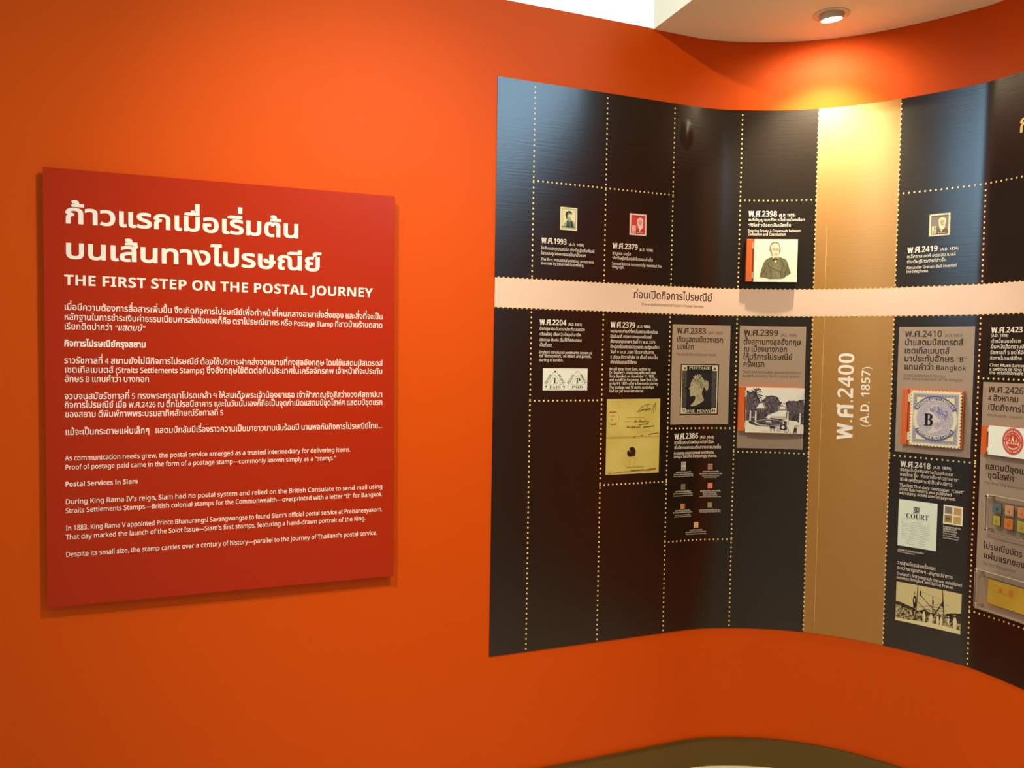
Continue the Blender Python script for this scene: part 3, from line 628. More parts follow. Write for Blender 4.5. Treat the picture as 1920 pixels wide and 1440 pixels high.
def box_between(p, q, n, t):               # a flat upright pane from plan point p to q, heights n, thickness t
    d = (Vector((q[0]-p[0], q[1]-p[1], 0))).normalized(); m_ = Vector((-d.y, d.x, 0))*t; A = [Vector((p[0], p[1], n[0])), Vector((q[0], q[1], n[0])), Vector((q[0], q[1], n[1])), Vector((p[0], p[1], n[1]))]
    so = Solid(); return so.hexa(A + [v + m_ for v in A])
sk = Solid(); sk.hexa([Vector(p) for p in ((-4, 2.4, 4.6), (4, 2.4, 4.6), (4, 9, 4.6), (-4, 9, 4.6), (-4, 2.4, 4.66), (4, 2.4, 4.66), (4, 9, 4.66), (-4, 9, 4.66))])
sk = structure(sk.build('window_1', M['sky'])); sk['label'] = 'bright overexposed skylight above the orange wall'
def window(name, p, q, n, m, wall_name, w0, w1):
    """daylight pane with a frame, set into a plain room wall that runs from w0 to w1"""
    structure(box_between(w0, w1, (0, n[1] + .25), .08).build(wall_name, M['roomwall']))
    o = structure(box_between(p, q, n, .03).build(name, M['window'] if name == 'window_2' else M['highwindow']))
    d = Vector((q[0]-p[0], q[1]-p[1], 0)).normalized(); m_ = Vector((-d.y, d.x, 0)); f = .05
    P_, Q_ = Vector((*p, 0)), Vector((*q, 0)); so = Solid()
    for a, b, z0, z1 in ((P_ - d*f, P_, n[0] - f, n[1] + f), (Q_, Q_ + d*f, n[0] - f, n[1] + f), (P_, Q_, n[0] - f, n[0]), (P_, Q_, n[1], n[1] + f)):
        A = [Vector((a.x, a.y, z0)), Vector((b.x, b.y, z0)), Vector((b.x, b.y, z1)), Vector((a.x, a.y, z1))]
        so.hexa([v - m_*.02 for v in A] + [v + m_*.03 for v in A])
    so.build('window_frame', M['frame'], o, loc=Vector((0, 0, 0)))
M['roomwall'] = mat('room_wall_cream', (.55, .47, .36), .7, .3)
window('window_2', (-4.2, 1.6), (-4.2, -.45), (2.75, 4.3), M['window'], 'wall_left', (-4.24, -3), (-4.24, 2.4))
window('window_3', (3.95, -.32), (2.88, -1.32), (3.30, 4.9), M['highwindow'], 'wall_right', (4.87, .47), (2.0, -2.20))

# ------------------------------------------------------------------ the red title sign
BC = [(-1.3539, 2.0994), (-.3648, 2.1046), (-.3565, .8695), (-1.3502, .8694)]   # corners of its face
sign = thing('information_sign', 'square dark red text panel with white Thai and English writing', 'sign', wall(-.855, .8694, .012))
b_ = Solid(); b_.prism([BC[3], BC[2], BC[1], BC[0]], wall, .020, .030); b_.build('board', M['board'], sign, bevel=.0012)
for u, z in ((-1.25, 1.98), (-.46, 1.98), (-1.25, .98), (-.46, .98)):
    k_ = Solid(); k_.lathe([(.012, 0), (.012, .0195)], wall(u, z, .0003), wall(u, z, 1) - wall(u, z, 0), 16); k_.build('spacer', M['frame'], sign)
for key, nm in (('title', 'title_text'), ('subtitle', 'subtitle_text'), ('intro_text', 'intro_text'), ('siam_heading', 'heading_text'), ('siam_text', 'paragraph_text'), ('reign_text', 'paragraph_text'),
                ('closing_text', 'paragraph_text'), ('english_intro', 'paragraph_text'), ('english_heading', 'heading_text'), ('english_siam', 'paragraph_text'), ('english_reign', 'paragraph_text'), ('english_closing', 'paragraph_text')):
    write(key, M['white'], wall, sign, nm, .030)

# ------------------------------------------------------------------ the curved timeline panel
PB, PT, PS1 = .545, 2.545, 2.62
panel = thing('timeline_panel', 'dark curved stamp timeline panel with pink band and gold column', 'display panel', wall(1.2, PB, .002))
def sheet(s0, s1, z0, z1, m, name, off, parent, t=0.0, step=.02):
    n = max(1, int(round((s1 - s0)/step))); v = []; f = []
    for i in range(n + 1):
        s = s0 + (s1 - s0)*i/n; v += [wall(s, z0, off), wall(s, z1, off)]
    f = [(2*i, 2*i+2, 2*i+3, 2*i+1) for i in range(n)]
    if t:
        b = len(v)
        for i in range(n + 1):
            s = s0 + (s1 - s0)*i/n; v += [wall(s, z0, off - t), wall(s, z1, off - t)]
        f += [(b+2*i+1, b+2*i+3, b+2*i+2, b+2*i) for i in range(n)]
        for i in range(n): f += [(2*i+1, 2*i+3, b+2*i+3, b+2*i+1), (b+2*i, b+2*i+2, 2*i+2, 2*i)]
        f += [(0, 1, b+1, b), (2*n+1, 2*n, b+2*n, b+2*n+1)]
    o = link(name, v, f, m, parent); 
    for p in o.data.polygons: p.use_smooth = abs(p.normal.z) < .5 and p.area > .002
    o.data.set_sharp_from_angle(angle=.6)
    return o
F0 = .003                                         # face of the panel
sheet(-.0065, PS1, PB, PT, M['panel'], 'panel_sheet', F0, panel, .0025, .01)
LINES = [.1325, .4175, .7025, .9865, 1.2690, 1.5525, 1.8355, 2.1190, 2.4020]
BT, BB = 1.61 + .2550, 1.61 + .1537               # pink band
gold = sheet(LINES[4], LINES[5], PB, PT, M['gold'], 'gold_column', F0 + .0003, panel, 0, .01); gold['label'] = 'plain gold column with a big upright year'
band = sheet(-.0065, PS1, BB, BT, M['pink'], 'time_band', F0 + .0010, panel, 0, .01); band['label'] = 'pale pink band across the panel'
ink = Ink(); ink.line([(1.3105, BB), (1.3085, PB + .02)], .0008, M['dot']); ink.line([(1.3105, BT), (1.3105, BT + .24)], .0008, M['dot']); ink.build('seam_line', wall, gold, F0 + .0003)
write('band', M['dark'], wall, band, 'band_text', F0 + .0010); write('bande', M['faint'], wall, band, 'band_text', F0 + .0010)
ink = Ink(); ink.text('พ.ศ.2400', 'K', 1.4205, 1.2985, .052, M['white'], 1, .3297, turn=True); ink.text('(A.D. 1857)', 'K', 1.4775, 1.3495, .030, M['white'], 1, .2290, turn=True)
ink.build('year_text', wall, gold, F0 + .0003)['label'] = 'white year turned on its side'
def dots(pts, name='dotted_line', layer=2, r=.0032):
    ink = Ink()
    for u, z in pts: ink.ell(u, z, r, r*1.12, M['dot'], layer, 12)
    return ink.build(name, wall, panel, F0)
PITCH_Z, PITCH_S = .01810, (LINES[2] - LINES[1]) / 16
for L_ in LINES:
    top_ = 2.20 if L_ == LINES[6] else PT - .004     # the seventh line starts at the cross row only
    up_ = [(L_, BT + .0101 + PITCH_Z*k) for k in range(90) if BT + .0101 + PITCH_Z*k < top_]
    lo_ = [(L_, BB - .0134 - PITCH_Z*k) for k in range(90) if BB - .0134 - PITCH_Z*k > PB + .004]
    dots(up_); dots(lo_)
for a, b, z in ((0, 2, 2.2063), (3, 4, 2.2045), (5, 8, 2.2045), (0, 0.999, 1.4393), (1, 2, 1.1274), (2, 3, 1.3286), (3, 4, 1.2371), (2, 3, .8951), (5, 6, 1.2536), (6, 7, 1.5458), (6, 7, .7420)):
    b = int(round(b)) if b != .999 else 1; nn = 16*(b - a)
    dots([(LINES[a] + (LINES[b] - LINES[a])*k/nn, z) for k in range(nn + 1)])
M['dotgold'] = mat('band_edge_dots', (.78, .48, .10), .5, .4)
for zz in (BT, BB):
    ink = Ink()
    for k in range(-7, 140):
        ink.ell(LINES[0] + k*PITCH_S, zz, .0040, .0042, M['dotgold'], 2, 12)
    ink.build('dotted_line', wall, panel, F0)['label'] = 'row of gold half dots along the pink band'
for key in ('c1993', 'c2379', 'c2398', 'c2204', 'cletter', 'c2386', 'c2419', 'c2418', 'cnews', 'ctickets', 'ctelegraph', 'c2423') + tuple('mini%d' % i for i in range(1, 8)):
    write(key, M['caption' if key not in ('c2398',) else 'white'], wall, panel, 'caption_text', F0, 2)
write('gold', M['dot'], wall, panel, 'title_text', F0, 2, 'gold Thai heading letter')
cards = {}
for k in ('2383', '2399', '2410', '2426'):
    s_, z_, w, h = Q['card' + k]
    cards[k] = sheet(s_, s_ + w, z_, z_ + h, M['grey'], 'info_card', F0 + .0006, panel, 0, .01)
    cards[k]['label'] = 'taupe printed card on the dark panel'
    write('c' + k, M['dark'], wall, cards[k], 'card_text', F0 + .0006); write('c' + k + 'e', M['faint'], wall, cards[k], 'card_text', F0 + .0006)

# ------------------------------------------------------------------ printed pictures
class Pic(Ink):
    """picture drawn in its own units (x right, y down) inside a box u, z, w, h"""
    def __init__(self, box, W, H):
        super().__init__(); self.u, self.z, self.w, self.h = box; self.W, self.H = W, H
    def p(self, x, y): return (self.u + x/self.W*self.w, self.z + self.h - y/self.H*self.h)
    def P(self, pts, m, layer=2, smooth=False):
        if smooth: pts = chaikin(pts)
        self.poly([self.p(x, y) for x, y in pts], m, layer)
    def R(self, x, y, w, h, m, layer=2):
        a = self.p(x, y + h); self.rect(a[0], a[1], w/self.W*self.w, h/self.H*self.h, m, layer)
    def E(self, x, y, rx, ry, m, layer=2, n=24, hole=0): a = self.p(x, y); self.ell(a[0], a[1], rx/self.W*self.w, ry/self.H*self.h, m, layer, n, hole)
    def Ln(self, pts, w, m, layer=2): self.line([self.p(x, y) for x, y in pts], w/self.W*self.w, m, layer)
    def Tx(self, t, st, x, y, cap, m, layer=3, width=None, turn=False):
        a = self.p(x, y); self.text(t, st, a[0], a[1], cap/self.H*self.h, m, layer, width and width/self.W*self.w, turn)
def chaikin(p, n=2):
    for _ in range(n):
        q = []
        for a, b in zip(p, p[1:] + p[:1]): q += [(a[0]*.75 + b[0]*.25, a[1]*.75 + b[1]*.25), (a[0]*.25 + b[0]*.75, a[1]*.25 + b[1]*.75)]
        p = q
    return p
def teeth(x0, y0, x1, y1, nx, ny, d):
    """stamp outline with perforation bites"""
    out = []
    def side(ax, ay, bx, by, n, ox, oy):
        for i in range(n):
            for t, k in ((0, 0), (.28, 0), (.36, .7), (.5, 1), (.64, .7), (.72, 0)):
                f = (i + t)/n; out.append((ax + (bx-ax)*f + ox*d*k, ay + (by-ay)*f + oy*d*k))
    side(x0, y0, x1, y0, nx, 0, 1); side(x1, y0, x1, y1, ny, -1, 0); side(x1, y1, x0, y1, nx, 0, -1); side(x0, y1, x0, y0, ny, 1, 0)
    return out
C = lambda n, r, g, b, ro=.5: mat('print_' + n, srgb(r, g, b), ro, .4)
def mottle(n, a, b, scale, con=(.4, .6)):
    key = 'print_' + n
    if key in MATS: return MATS[key]
    return add_noise(mat(key, srgb(*a), .5, .4), scale, srgb(*a), srgb(*b), con, 5)
rnd = random.Random(4)

# --- 1450: cream stamp with a hatted, bearded printer
def stamp_printer(box):
    c = Pic(box, 100, 136); cr_, gr, dk, md = C('cream', 232, 226, 176), C('stampgreen', 70, 98, 92), C('stampdark', 24, 48, 54), C('stampmid', 150, 162, 136)
    c.P(teeth(0, 0, 100, 136, 12, 16, 2.5), cr_, 1)
    for a, t in ((8, 1.6), (13, 1)): q = c.p(a, 136 - a); c.frame(q[0], q[1], (100 - 2*a)/100*c.w, (136 - 2*a)/136*c.h, t/100*c.w, gr, 2)
    c.P([(18, 118), (22, 96), (34, 84), (44, 70), (58, 66), (70, 76), (84, 88), (90, 118)], md, 3, True)
    c.P([(48, 118), (52, 84), (60, 78), (70, 90), (76, 118)], gr, 4); c.P([(36, 118), (40, 80), (47, 74), (50, 118)], dk, 5); c.P([(66, 118), (62, 84), (69, 80), (80, 118)], dk, 5)
    c.E(50, 52, 13, 19, cr_, 4); c.P([(44, 58), (58, 58), (60, 70), (54, 88), (47, 84), (42, 68)], md, 5, True)
    c.P([(28, 48), (30, 34), (40, 24), (54, 20), (66, 28), (68, 42), (60, 40), (44, 42), (36, 52)], dk, 6, True); c.P([(34, 40), (48, 32), (62, 34), (62, 38), (46, 38)], md, 7)
    c.P([(33, 46), (40, 44), (41, 62), (38, 74), (34, 66)], dk, 6, True)
    c.E(46, 50, 2, 1.3, dk, 6, 8); c.E(56, 50, 2, 1.3, dk, 6, 8); c.Ln([(52, 50), (54, 58), (50, 59)], 1.2, gr, 6)
    c.Ln([(20, 28), (20, 96)], 1, gr, 3); c.Ln([(18, 26), (82, 26)], .8, gr, 3)
    for i in range(13): c.R(14 + i*5.6, 112 + (i % 2)*2, 3.6, 9 - (i % 3)*2, dk, 7)
    return c
# --- red / grey portrait stamps with a white beard and a value box
def stamp_beard(box, body, pale, ink_, turn=1, val='2'):
    c = Pic(box, 100, 124); c.P(teeth(0, 0, 100, 124, 11, 13, 4), pale, 1); c.R(9, 9, 82, 106, body, 2)
    c.R(12, 12, 76, 4, ink_, 3)
    f = lambda pts: [(100 - x if turn < 0 else x, y) for x, y in pts]
    c.P(f([(34, 115), (38, 96), (52, 84), (78, 84), (90, 92), (90, 115)]), ink_, 3, True)
    c.P(f([(46, 50), (44, 34), (52, 24), (66, 22), (78, 30), (80, 48), (76, 62), (76, 80), (66, 92), (54, 86), (47, 70)]), pale, 4, True)
    c.P(f([(50, 48), (52, 36), (62, 32), (72, 38), (73, 52), (66, 62), (54, 60)]), mat('print_face_' + body.name, tuple(.55*a + .45*b for a, b in zip(pale.node_tree.nodes['Principled BSDF'].inputs[0].default_value[:3], body.node_tree.nodes['Principled BSDF'].inputs[0].default_value[:3])), .5, .4), 5, True)
    for x in (56, 67): c.P(f([(x - 3, 46), (x + 3, 45), (x + 3, 47), (x - 3, 48)]), ink_, 6)
    c.P(f([(60, 48), (63, 56), (58, 57)]), ink_, 6); c.P(f([(55, 62), (69, 61), (67, 63), (57, 64)]), ink_, 6)
    c.P(f([(58, 86), (64, 94), (60, 104), (54, 96)]), pale, 5)
    c.R(14, 68, 22, 44, pale, 6); q = c.p(15.5, 110.5); c.frame(q[0], q[1], 19/100*c.w, 41/124*c.h, .9/100*c.w, ink_, 7)
    c.Tx(val, 'S', 19, 90, 16, body, 7); c.E(25, 101, 7, 6, body, 7, 14, .45)
    for i in range(5): c.R(44 + i*8, 106 + (i % 2), 5, 3, pale, 5)
    return c
stamp_printer(Q['stamp1993']).build('stamp_print', wall, panel, F0, .00025)['label'] = 'cream and green stamp of a bearded man in a hat'
stamp_beard(Q['stamp2379'], C('stampred', 214, 64, 50), C('stampwhite', 236, 214, 204), C('stampredd', 186, 44, 36)).build('stamp_print', wall, panel, F0, .00025)['label'] = 'red stamp of a white-bearded man'
stamp_beard(Q['stamp2419'], C('stampgrey', 126, 116, 108), C('stampcream', 226, 214, 172), C('stampgreyd', 92, 82, 78), 1, '10').build('stamp_print', wall, panel, F0, .00025)['label'] = 'grey stamp of a white-bearded man'
# --- triangular postmarks
def postmarks(box):
    c = Pic(box, 570, 284); c.R(0, 0, 570, 284, C('markpaper', 226, 232, 222), 1); k = C('markink', 26, 26, 28); wh = C('markpaper', 226, 232, 222)
    def mark(cx, letter, solid):
        def ring(o, w, rad):
            A, B, D = (cx, 12 + o*1.6), (cx + 140 - o*1.5, 270 - o), (cx - 140 + o*1.5, 270 - o)
            pts = []
            for i, (p, q, r_) in enumerate(((D, A, B), (A, B, D), (B, D, A))):
                for t in range(7):
                    f = t/6; a = (q[0] + (p[0]-q[0])*rad, q[1] + (p[1]-q[1])*rad); b = (q[0] + (r_[0]-q[0])*rad, q[1] + (r_[1]-q[1])*rad)
                    pts.append(((1-f)**2*a[0] + 2*f*(1-f)*q[0] + f*f*b[0], (1-f)**2*a[1] + 2*f*(1-f)*q[1] + f*f*b[1]))
            c.Ln(pts + pts[:1], w, k, 2)
        ring(0, 3, .16); ring(8, 1.6, .16) if False else None
        T = [(cx, 84), (cx + 82, 212), (cx - 82, 212), (cx, 84)]; c.Ln(T, 2.6, k, 2)
        c.Tx(letter, 'S', cx - (22 if letter == 'L' else 20), 196, 74, k, 2)
        c.Tx('PAID', 'S', cx - 72, 258, 34, k, 2, 144)
        for word, x0, y0, dx, dy in (('PENNY', cx - 112, 206, .53, -.85), ('POST', cx + 30, 88, .53, .85)):
            x, y = x0, y0
            gl, W = layout(word, 'S', 32/c.H*c.h)
            scale = (142 if word == 'PENNY' else 136) / (W/c.w*c.W)
            ln = math.hypot(dx, dy); ux, uy = dx/ln, dy/ln
            for g, gx, gy, kk, sl in gl:
                vs, fs = glyph(g, 0.0, 3)
                pl = []
                for q in vs:
                    a = (gx + q[0]*kk)/c.w*c.W*scale; b_ = q[1]*kk/c.h*c.H
                    pl.append(c.p(x0 + ux*a + uy*b_, y0 + uy*a - ux*b_))
                c.tris(pl, fs, k, 2)
        for px, py in ((cx, 44), (cx - 112, 236), (cx + 112, 236)):
            if solid:
                for a in range(4):
                    t = math.pi/2*a; c.P([(px + 22*math.cos(t), py + 22*math.sin(t)), (px + 6*math.cos(t + .8), py + 6*math.sin(t + .8)), (px + 6*math.cos(t - .8), py + 6*math.sin(t - .8))], k, 2)
                c.E(px, py, 8, 8, k, 2, 12)
            else:
                for a, b_ in ((0, -12), (-12, 8), (12, 8)): c.E(px + a, py + b_, 3, 3, k, 2, 8)
    mark(155, 'L', True); mark(441, 'P', False)
    return c
postmarks(Q['penny']).build('postmark_print', wall, panel, F0, .00025)['label'] = 'white print of two triangular penny post marks'
# --- old letter
def letter(box):
    c = Pic(box, 690, 960); pap = mottle('letterpaper', (186, 168, 86), (204, 190, 108), 12, (.3, .7)); ik = C('letterink', 58, 44, 24); fa = C('letterfaint', 140, 118, 56)
    c.R(0, 0, 690, 960, pap, 1); c.R(0, 480, 690, 8, C('letterfold', 160, 140, 64), 2); c.R(0, 500, 690, 3, fa, 2)
    def scrawl(x, y, w, h, lw, m, n=14, tilt=0):
        p = [(x, y)]
        for i in range(1, n + 1): p.append((x + w*i/n + rnd.uniform(-.3, .3)*w/n, y + tilt*w*i/n + (-1 if i % 2 else .6)*h*rnd.uniform(.25, 1)))
        c.Ln(p, lw, m, 3)
    for a in ([(400, 160), (450, 100), (500, 80), (560, 66)], [(380, 170), (450, 148), (560, 124)], [(430, 170), (470, 120)], [(500, 165), (520, 90)], [(580, 170), (600, 100), (612, 60)], [(600, 190), (625, 60), (632, 52), (630, 170)]): c.Ln(a, 5, ik, 3)
    scrawl(470, 140, 100, 24, 4, ik, 12); c.Tx('Mr Bradley', 'Z', 350, 300, 34, ik, 3, 200); c.Tx('Lockport', 'Z', 245, 372, 36, ik, 3, 190)
    c.Ln([(410, 332), (540, 322)], 7, ik, 3); c.Ln([(470, 368), (615, 352)], 8, ik, 3); c.Ln([(560, 455), (680, 442)], 6, ik, 3); c.Ln([(545, 462), (600, 452)], 8, ik, 3)
    scrawl(470, 418, 90, 14, 2.5, fa, 9); scrawl(250, 240, 240, 8, 3, fa, 26); scrawl(230, 290, 80, 8, 3, fa, 9)
    c.E(85, 240, 78, 90, fa, 2, 26, .965); rust = C('letterrust', 170, 96, 34); scrawl(35, 170, 90, 14, 9, rust, 9); scrawl(60, 320, 60, 14, 10, rust, 7); scrawl(40, 215, 60, 8, 4, fa, 7); c.E(70, 262, 12, 14, fa, 3, 12, .7)
    wax, tan = C('wax', 48, 18, 12), C('waxtan', 204, 160, 104)
    c.P([(268, 700), (276, 650), (300, 668), (296, 628), (330, 612), (362, 622), (380, 660), (378, 712), (366, 748), (340, 752), (318, 738), (296, 742), (280, 728)], wax, 3, True); c.P([(300, 640), (312, 664), (306, 690), (298, 672)], tan, 4, True)
    c.P([(262, 700), (286, 730), (296, 742), (276, 752), (264, 730)], tan, 4, True); c.P([(318, 740), (366, 728), (362, 756), (330, 752)], tan, 4, True)
    c.P([(326, 770), (352, 766), (340, 860), (326, 876)], C('letterpale', 204, 190, 120), 2); c.E(363, 492, 9, 6, ik, 3, 10); c.P([(440, 470), (470, 462), (466, 484), (440, 486)], rust, 3)
    scrawl(265, 880, 230, 10, 3, ik, 26, -.02); scrawl(320, 918, 180, 12, 4, ik, 22, -.02); scrawl(30, 945, 480, 13, 4, ik, 50, -.05); scrawl(510, 930, 140, 18, 8, rust, 13, -.12); scrawl(520, 922, 130, 14, 5, ik, 13, -.12)
    for _ in range(26): c.E(rnd.uniform(10, 680), rnd.uniform(10, 950), rnd.uniform(2, 5), rnd.uniform(2, 6), fa, 2, 8)
    return c
letter(Q['letter']).build('letter_print', wall, panel, F0, .00025)['label'] = 'yellowed old letter with a dark wax seal'
# --- a queen's head in profile, looking left
def profile_head(c, x0, y0, w, h, skin, hair, shade, layer, ink_=None):
    f = lambda pts: [(x0 + a/100*w, y0 + b/130*h) for a, b in pts]
    ink_ = ink_ or shade
    c.P(f([(30, 20), (24, 28), (20, 37), (18, 43), (19, 47), (15, 53), (10, 58), (10, 60), (15, 62), (17, 64), (14, 66), (14, 68), (17, 70), (15, 72), (15, 75), (18, 78), (16, 82), (17, 87), (23, 90), (32, 88), (41, 86), (44, 94), (42, 104), (34, 114), (22, 124), (20, 128), (30, 129), (48, 126), (66, 118), (82, 108), (86, 102), (80, 92), (75, 82), (74, 72), (82, 58), (85, 40), (74, 18), (52, 9)]), skin, layer, True)
    c.P(f([(28, 24), (36, 13), (54, 6), (74, 12), (87, 28), (88, 46), (80, 60), (70, 64), (62, 58), (54, 46), (44, 36), (32, 32)]), hair, layer + 1, True)
    c.E(x0 + .94*w, y0 + 42/130*h, .12*w, .135*h, hair, layer + 1, 20); c.E(x0 + .97*w, y0 + 56/130*h, .07*w, .08*h, hair, layer + 1, 16)
    for a in ([(84, 36), (92, 32), (101, 38), (102, 46)], [(86, 46), (94, 42), (98, 48)], [(90, 54), (97, 52), (101, 58)]): c.Ln(f(a), .012*w, skin, layer + 2)
    for k in range(6): c.Ln(f([(34 + 7*k, 15 - k*.6 + (k % 2)), (40 + 7*k, 24), (50 + 6*k, 33 + k), (60 + 4.5*k, 40 + 2*k)]), .012*w, skin if k % 2 else ink_, layer + 2)
    c.P(f([(56, 50), (60, 48), (64, 52), (63, 60), (59, 62), (56, 57)]), skin, layer + 2, True); c.Ln(f([(58, 52), (61, 54), (60, 59)]), .012*w, ink_, layer + 3)
    c.Ln(f([(19, 44), (25, 42), (31, 44)]), .014*w, ink_, layer + 2); c.P(f([(21, 48), (26, 46.5), (30, 48.5), (25, 49.5)]), ink_, layer + 2); c.Ln(f([(14, 61), (17, 60)]), .012*w, ink_, layer + 2); c.Ln(f([(15, 70), (22, 70.5)]), .011*w, ink_, layer + 2)
    c.P(f([(46, 88), (58, 80), (70, 74), (76, 86), (82, 98), (66, 110), (54, 104), (49, 96)]), shade, layer + 1, True)
    c.P(f([(33, 15), (31, 6), (37, 11), (41, 2), (46, 8), (51, 0), (55, 6), (61, 0), (64, 6), (70, 3), (71, 10), (52, 9), (38, 17)]), skin, layer + 2)
def penny_stamp(box):
    c = Pic(box, 492, 651); bk, crm = C('pennyblack', 18, 17, 20), C('pennycream', 206, 200, 172); eng = mottle('pennyengrave', (30, 29, 32), (104, 100, 92), 420, (.45, .62)); sk_ = mottle('pennyskin', (150, 144, 118), (178, 172, 142), 300); hr = mottle('pennyhair', (92, 88, 72), (176, 170, 140), 300, (.42, .58))
    c.R(0, 0, 492, 651, bk, 1); c.R(12, 14, 466, 623, crm, 2); c.R(22, 24, 446, 603, bk, 3)
    c.R(28, 90, 54, 470, eng, 4); c.R(408, 90, 54, 470, eng, 4); c.R(84, 96, 322, 460, mottle('pennyfield', (22, 21, 25), (52, 50, 52), 500, (.5, .75)), 4)
    for x, y in ((24, 24), (410, 24), (20, 566), (410, 566)): c.R(x, y, 58, 62, crm, 5)
    for x in (53, 439):
        c.Ln([(x - 20, 34), (x + 20, 76)], 5, bk, 6); c.Ln([(x + 20, 34), (x - 20, 76)], 5, bk, 6); c.E(x, 55, 14, 14, bk, 6, 14, .6)
    c.Tx('M', 'S', 28, 616, 40, bk, 6, 42); c.Tx('H', 'S', 418, 616, 40, bk, 6, 42)
    c.Tx('POSTAGE', 'S', 108, 66, 36, crm, 6, 276); c.Tx('ONE PENNY', 'S', 84, 622, 38, crm, 6, 322)
    profile_head(c, 84, 126, 270, 420, sk_, hr, mottle('pennyshade', (134, 128, 104), (166, 160, 132), 300), 6, C('pennyink', 62, 58, 48))
    return c
penny_stamp(Q['black']).build('stamp_print', wall, cards['2383'], F0 + .0006, .0002)['label'] = 'black stamp with a pale profile head'
# --- the tiny stamps
MS = [(((214, 210, 206), (40, 40, 44)), 2), (((150, 158, 134), (176, 90, 60)), 1), (((140, 136, 104), (90, 88, 62)), 1), (((176, 74, 46), (226, 170, 140)), 1), (((206, 146, 74), (170, 108, 50)), 1), (((110, 104, 66), (176, 170, 126)), 1), (((226, 190, 150), (214, 160, 112)), 1)]
for i, ((a, b), n) in enumerate(MS):
    c = Pic(Q['mini%d' % (i + 1)], 80, 100*n if n == 2 else 100); A_, B_ = C('minia%d' % i, *a), C('minib%d' % i, *b); H_ = c.H
    c.R(0, 0, 80, H_, A_, 2); q = c.p(6, H_ - 6); c.frame(q[0], q[1], 68/80*c.w, (H_ - 12)/H_*c.h, 3/80*c.w, B_, 3)
    for j in range(n):
        cy = 50 + 100*j
        c.E(40, cy, 26, 34, B_, 3, 18)
        if i in (0, 2, 5): c.E(40, cy, 16, 22, A_, 4, 16); c.R(34, cy - 12, 5, 24, B_, 5); c.R(44, cy - 12, 5, 24, B_, 5)
        elif i == 1: c.E(40, cy, 17, 22, C('minired', 190, 60, 40), 4, 14); c.P([(30, cy - 6), (52, cy - 12), (46, cy + 14)], A_, 5)
        elif i == 3: c.P([(12, 90), (40, 14), (68, 90)], B_, 4); c.P([(24, 82), (40, 34), (56, 82)], A_, 5)
        else: c.E(40, cy, 14, 20, A_, 4, 14); c.E(38, cy - 4, 7, 9, B_, 5, 10)
    c.build('stamp_print', wall, panel, F0, .00025)
# --- newspaper page
def newspaper(box):
    c = Pic(box, 540, 655); pp, k, g = C('newspaper', 220, 234, 222), C('newsink', 36, 36, 38), C('newsgrey', 120, 124, 116)
    c.R(0, 0, 540, 655, pp, 1); c.R(210, 84, 82, 86, mottle('newscut', (60, 60, 62), (200, 204, 190), 260, (.45, .55)), 2); q = c.p(210, 170); c.frame(q[0], q[1], 82/540*c.w, 86/655*c.h, 4/540*c.w, k, 3)
    c.Tx('COURT', 'S', 108, 252, 74, k, 2, 318)
    c.R(45, 266, 400, 2, g, 2); c.R(45, 330, 400, 2, g, 2); c.Ln([(70, 290), (50, 320), (76, 322)], 3, g, 2); c.Ln([(415, 290), (428, 318), (445, 304)], 3, g, 2)
    def ln(y, segs):
        for a, b in segs:
            p = [(a, y)]; x = a
            while x < b: x += 9; p.append((x, y + rnd.uniform(-4.5, 4.5)))
            c.Ln(p, 3.2, g, 2)
    ln(306, ((185, 340),)); ln(350, ((70, 140), (170, 430))); 
    for i, y in enumerate((372, 398, 424, 450, 476, 502, 528)): ln(y, ((50, 120 + 30*(i % 3)), (150 + 30*(i % 2), 442)))
    for y in (560, 588, 616): ln(y, ((130, 230), (295, 390)))
    return c
newspaper(Q['news']).build('newspaper_print', wall, panel, F0, .00025)['label'] = 'white newspaper front page print'
# --- block of four
def block_four(box):
    c = Pic(box, 270, 288); c.R(0, 0, 270, 288, C('fourpaper', 236, 230, 196), 1)
    for (x, y), a, b in (((22, 20), (150, 142, 138), (108, 104, 108)), ((148, 26), (206, 170, 112), (170, 130, 80)), ((20, 150), (196, 164, 104), (92, 70, 44)), ((146, 158), (214, 178, 116), (176, 136, 84))):
        A_, B_ = mottle('four%d%d' % (x, y), a, b, 300, (.35, .75)), C('fourd%d%d' % (x, y), *b)
        c.R(x, y, 100, 108, A_, 2); q = c.p(x, y + 108); c.frame(q[0], q[1], 100/270*c.w, 108/288*c.h, 4/270*c.w, B_, 3); c.E(x + 50, y + 52, 30, 34, B_, 3, 18, .8); c.Ln([(x + 36, y + 44), (x + 60, y + 40), (x + 52, y + 66)], 6, B_, 3)
    c.Ln([(46, 206), (94, 190)], 8, C('fourink', 50, 40, 30), 4); c.Ln([(52, 186), (80, 214), (96, 206)], 7, C('fourink', 50, 40, 30), 4)
    return c
block_four(Q['four']).build('stamp_print', wall, panel, F0, .00025)['label'] = 'white print of a block of four stamps'
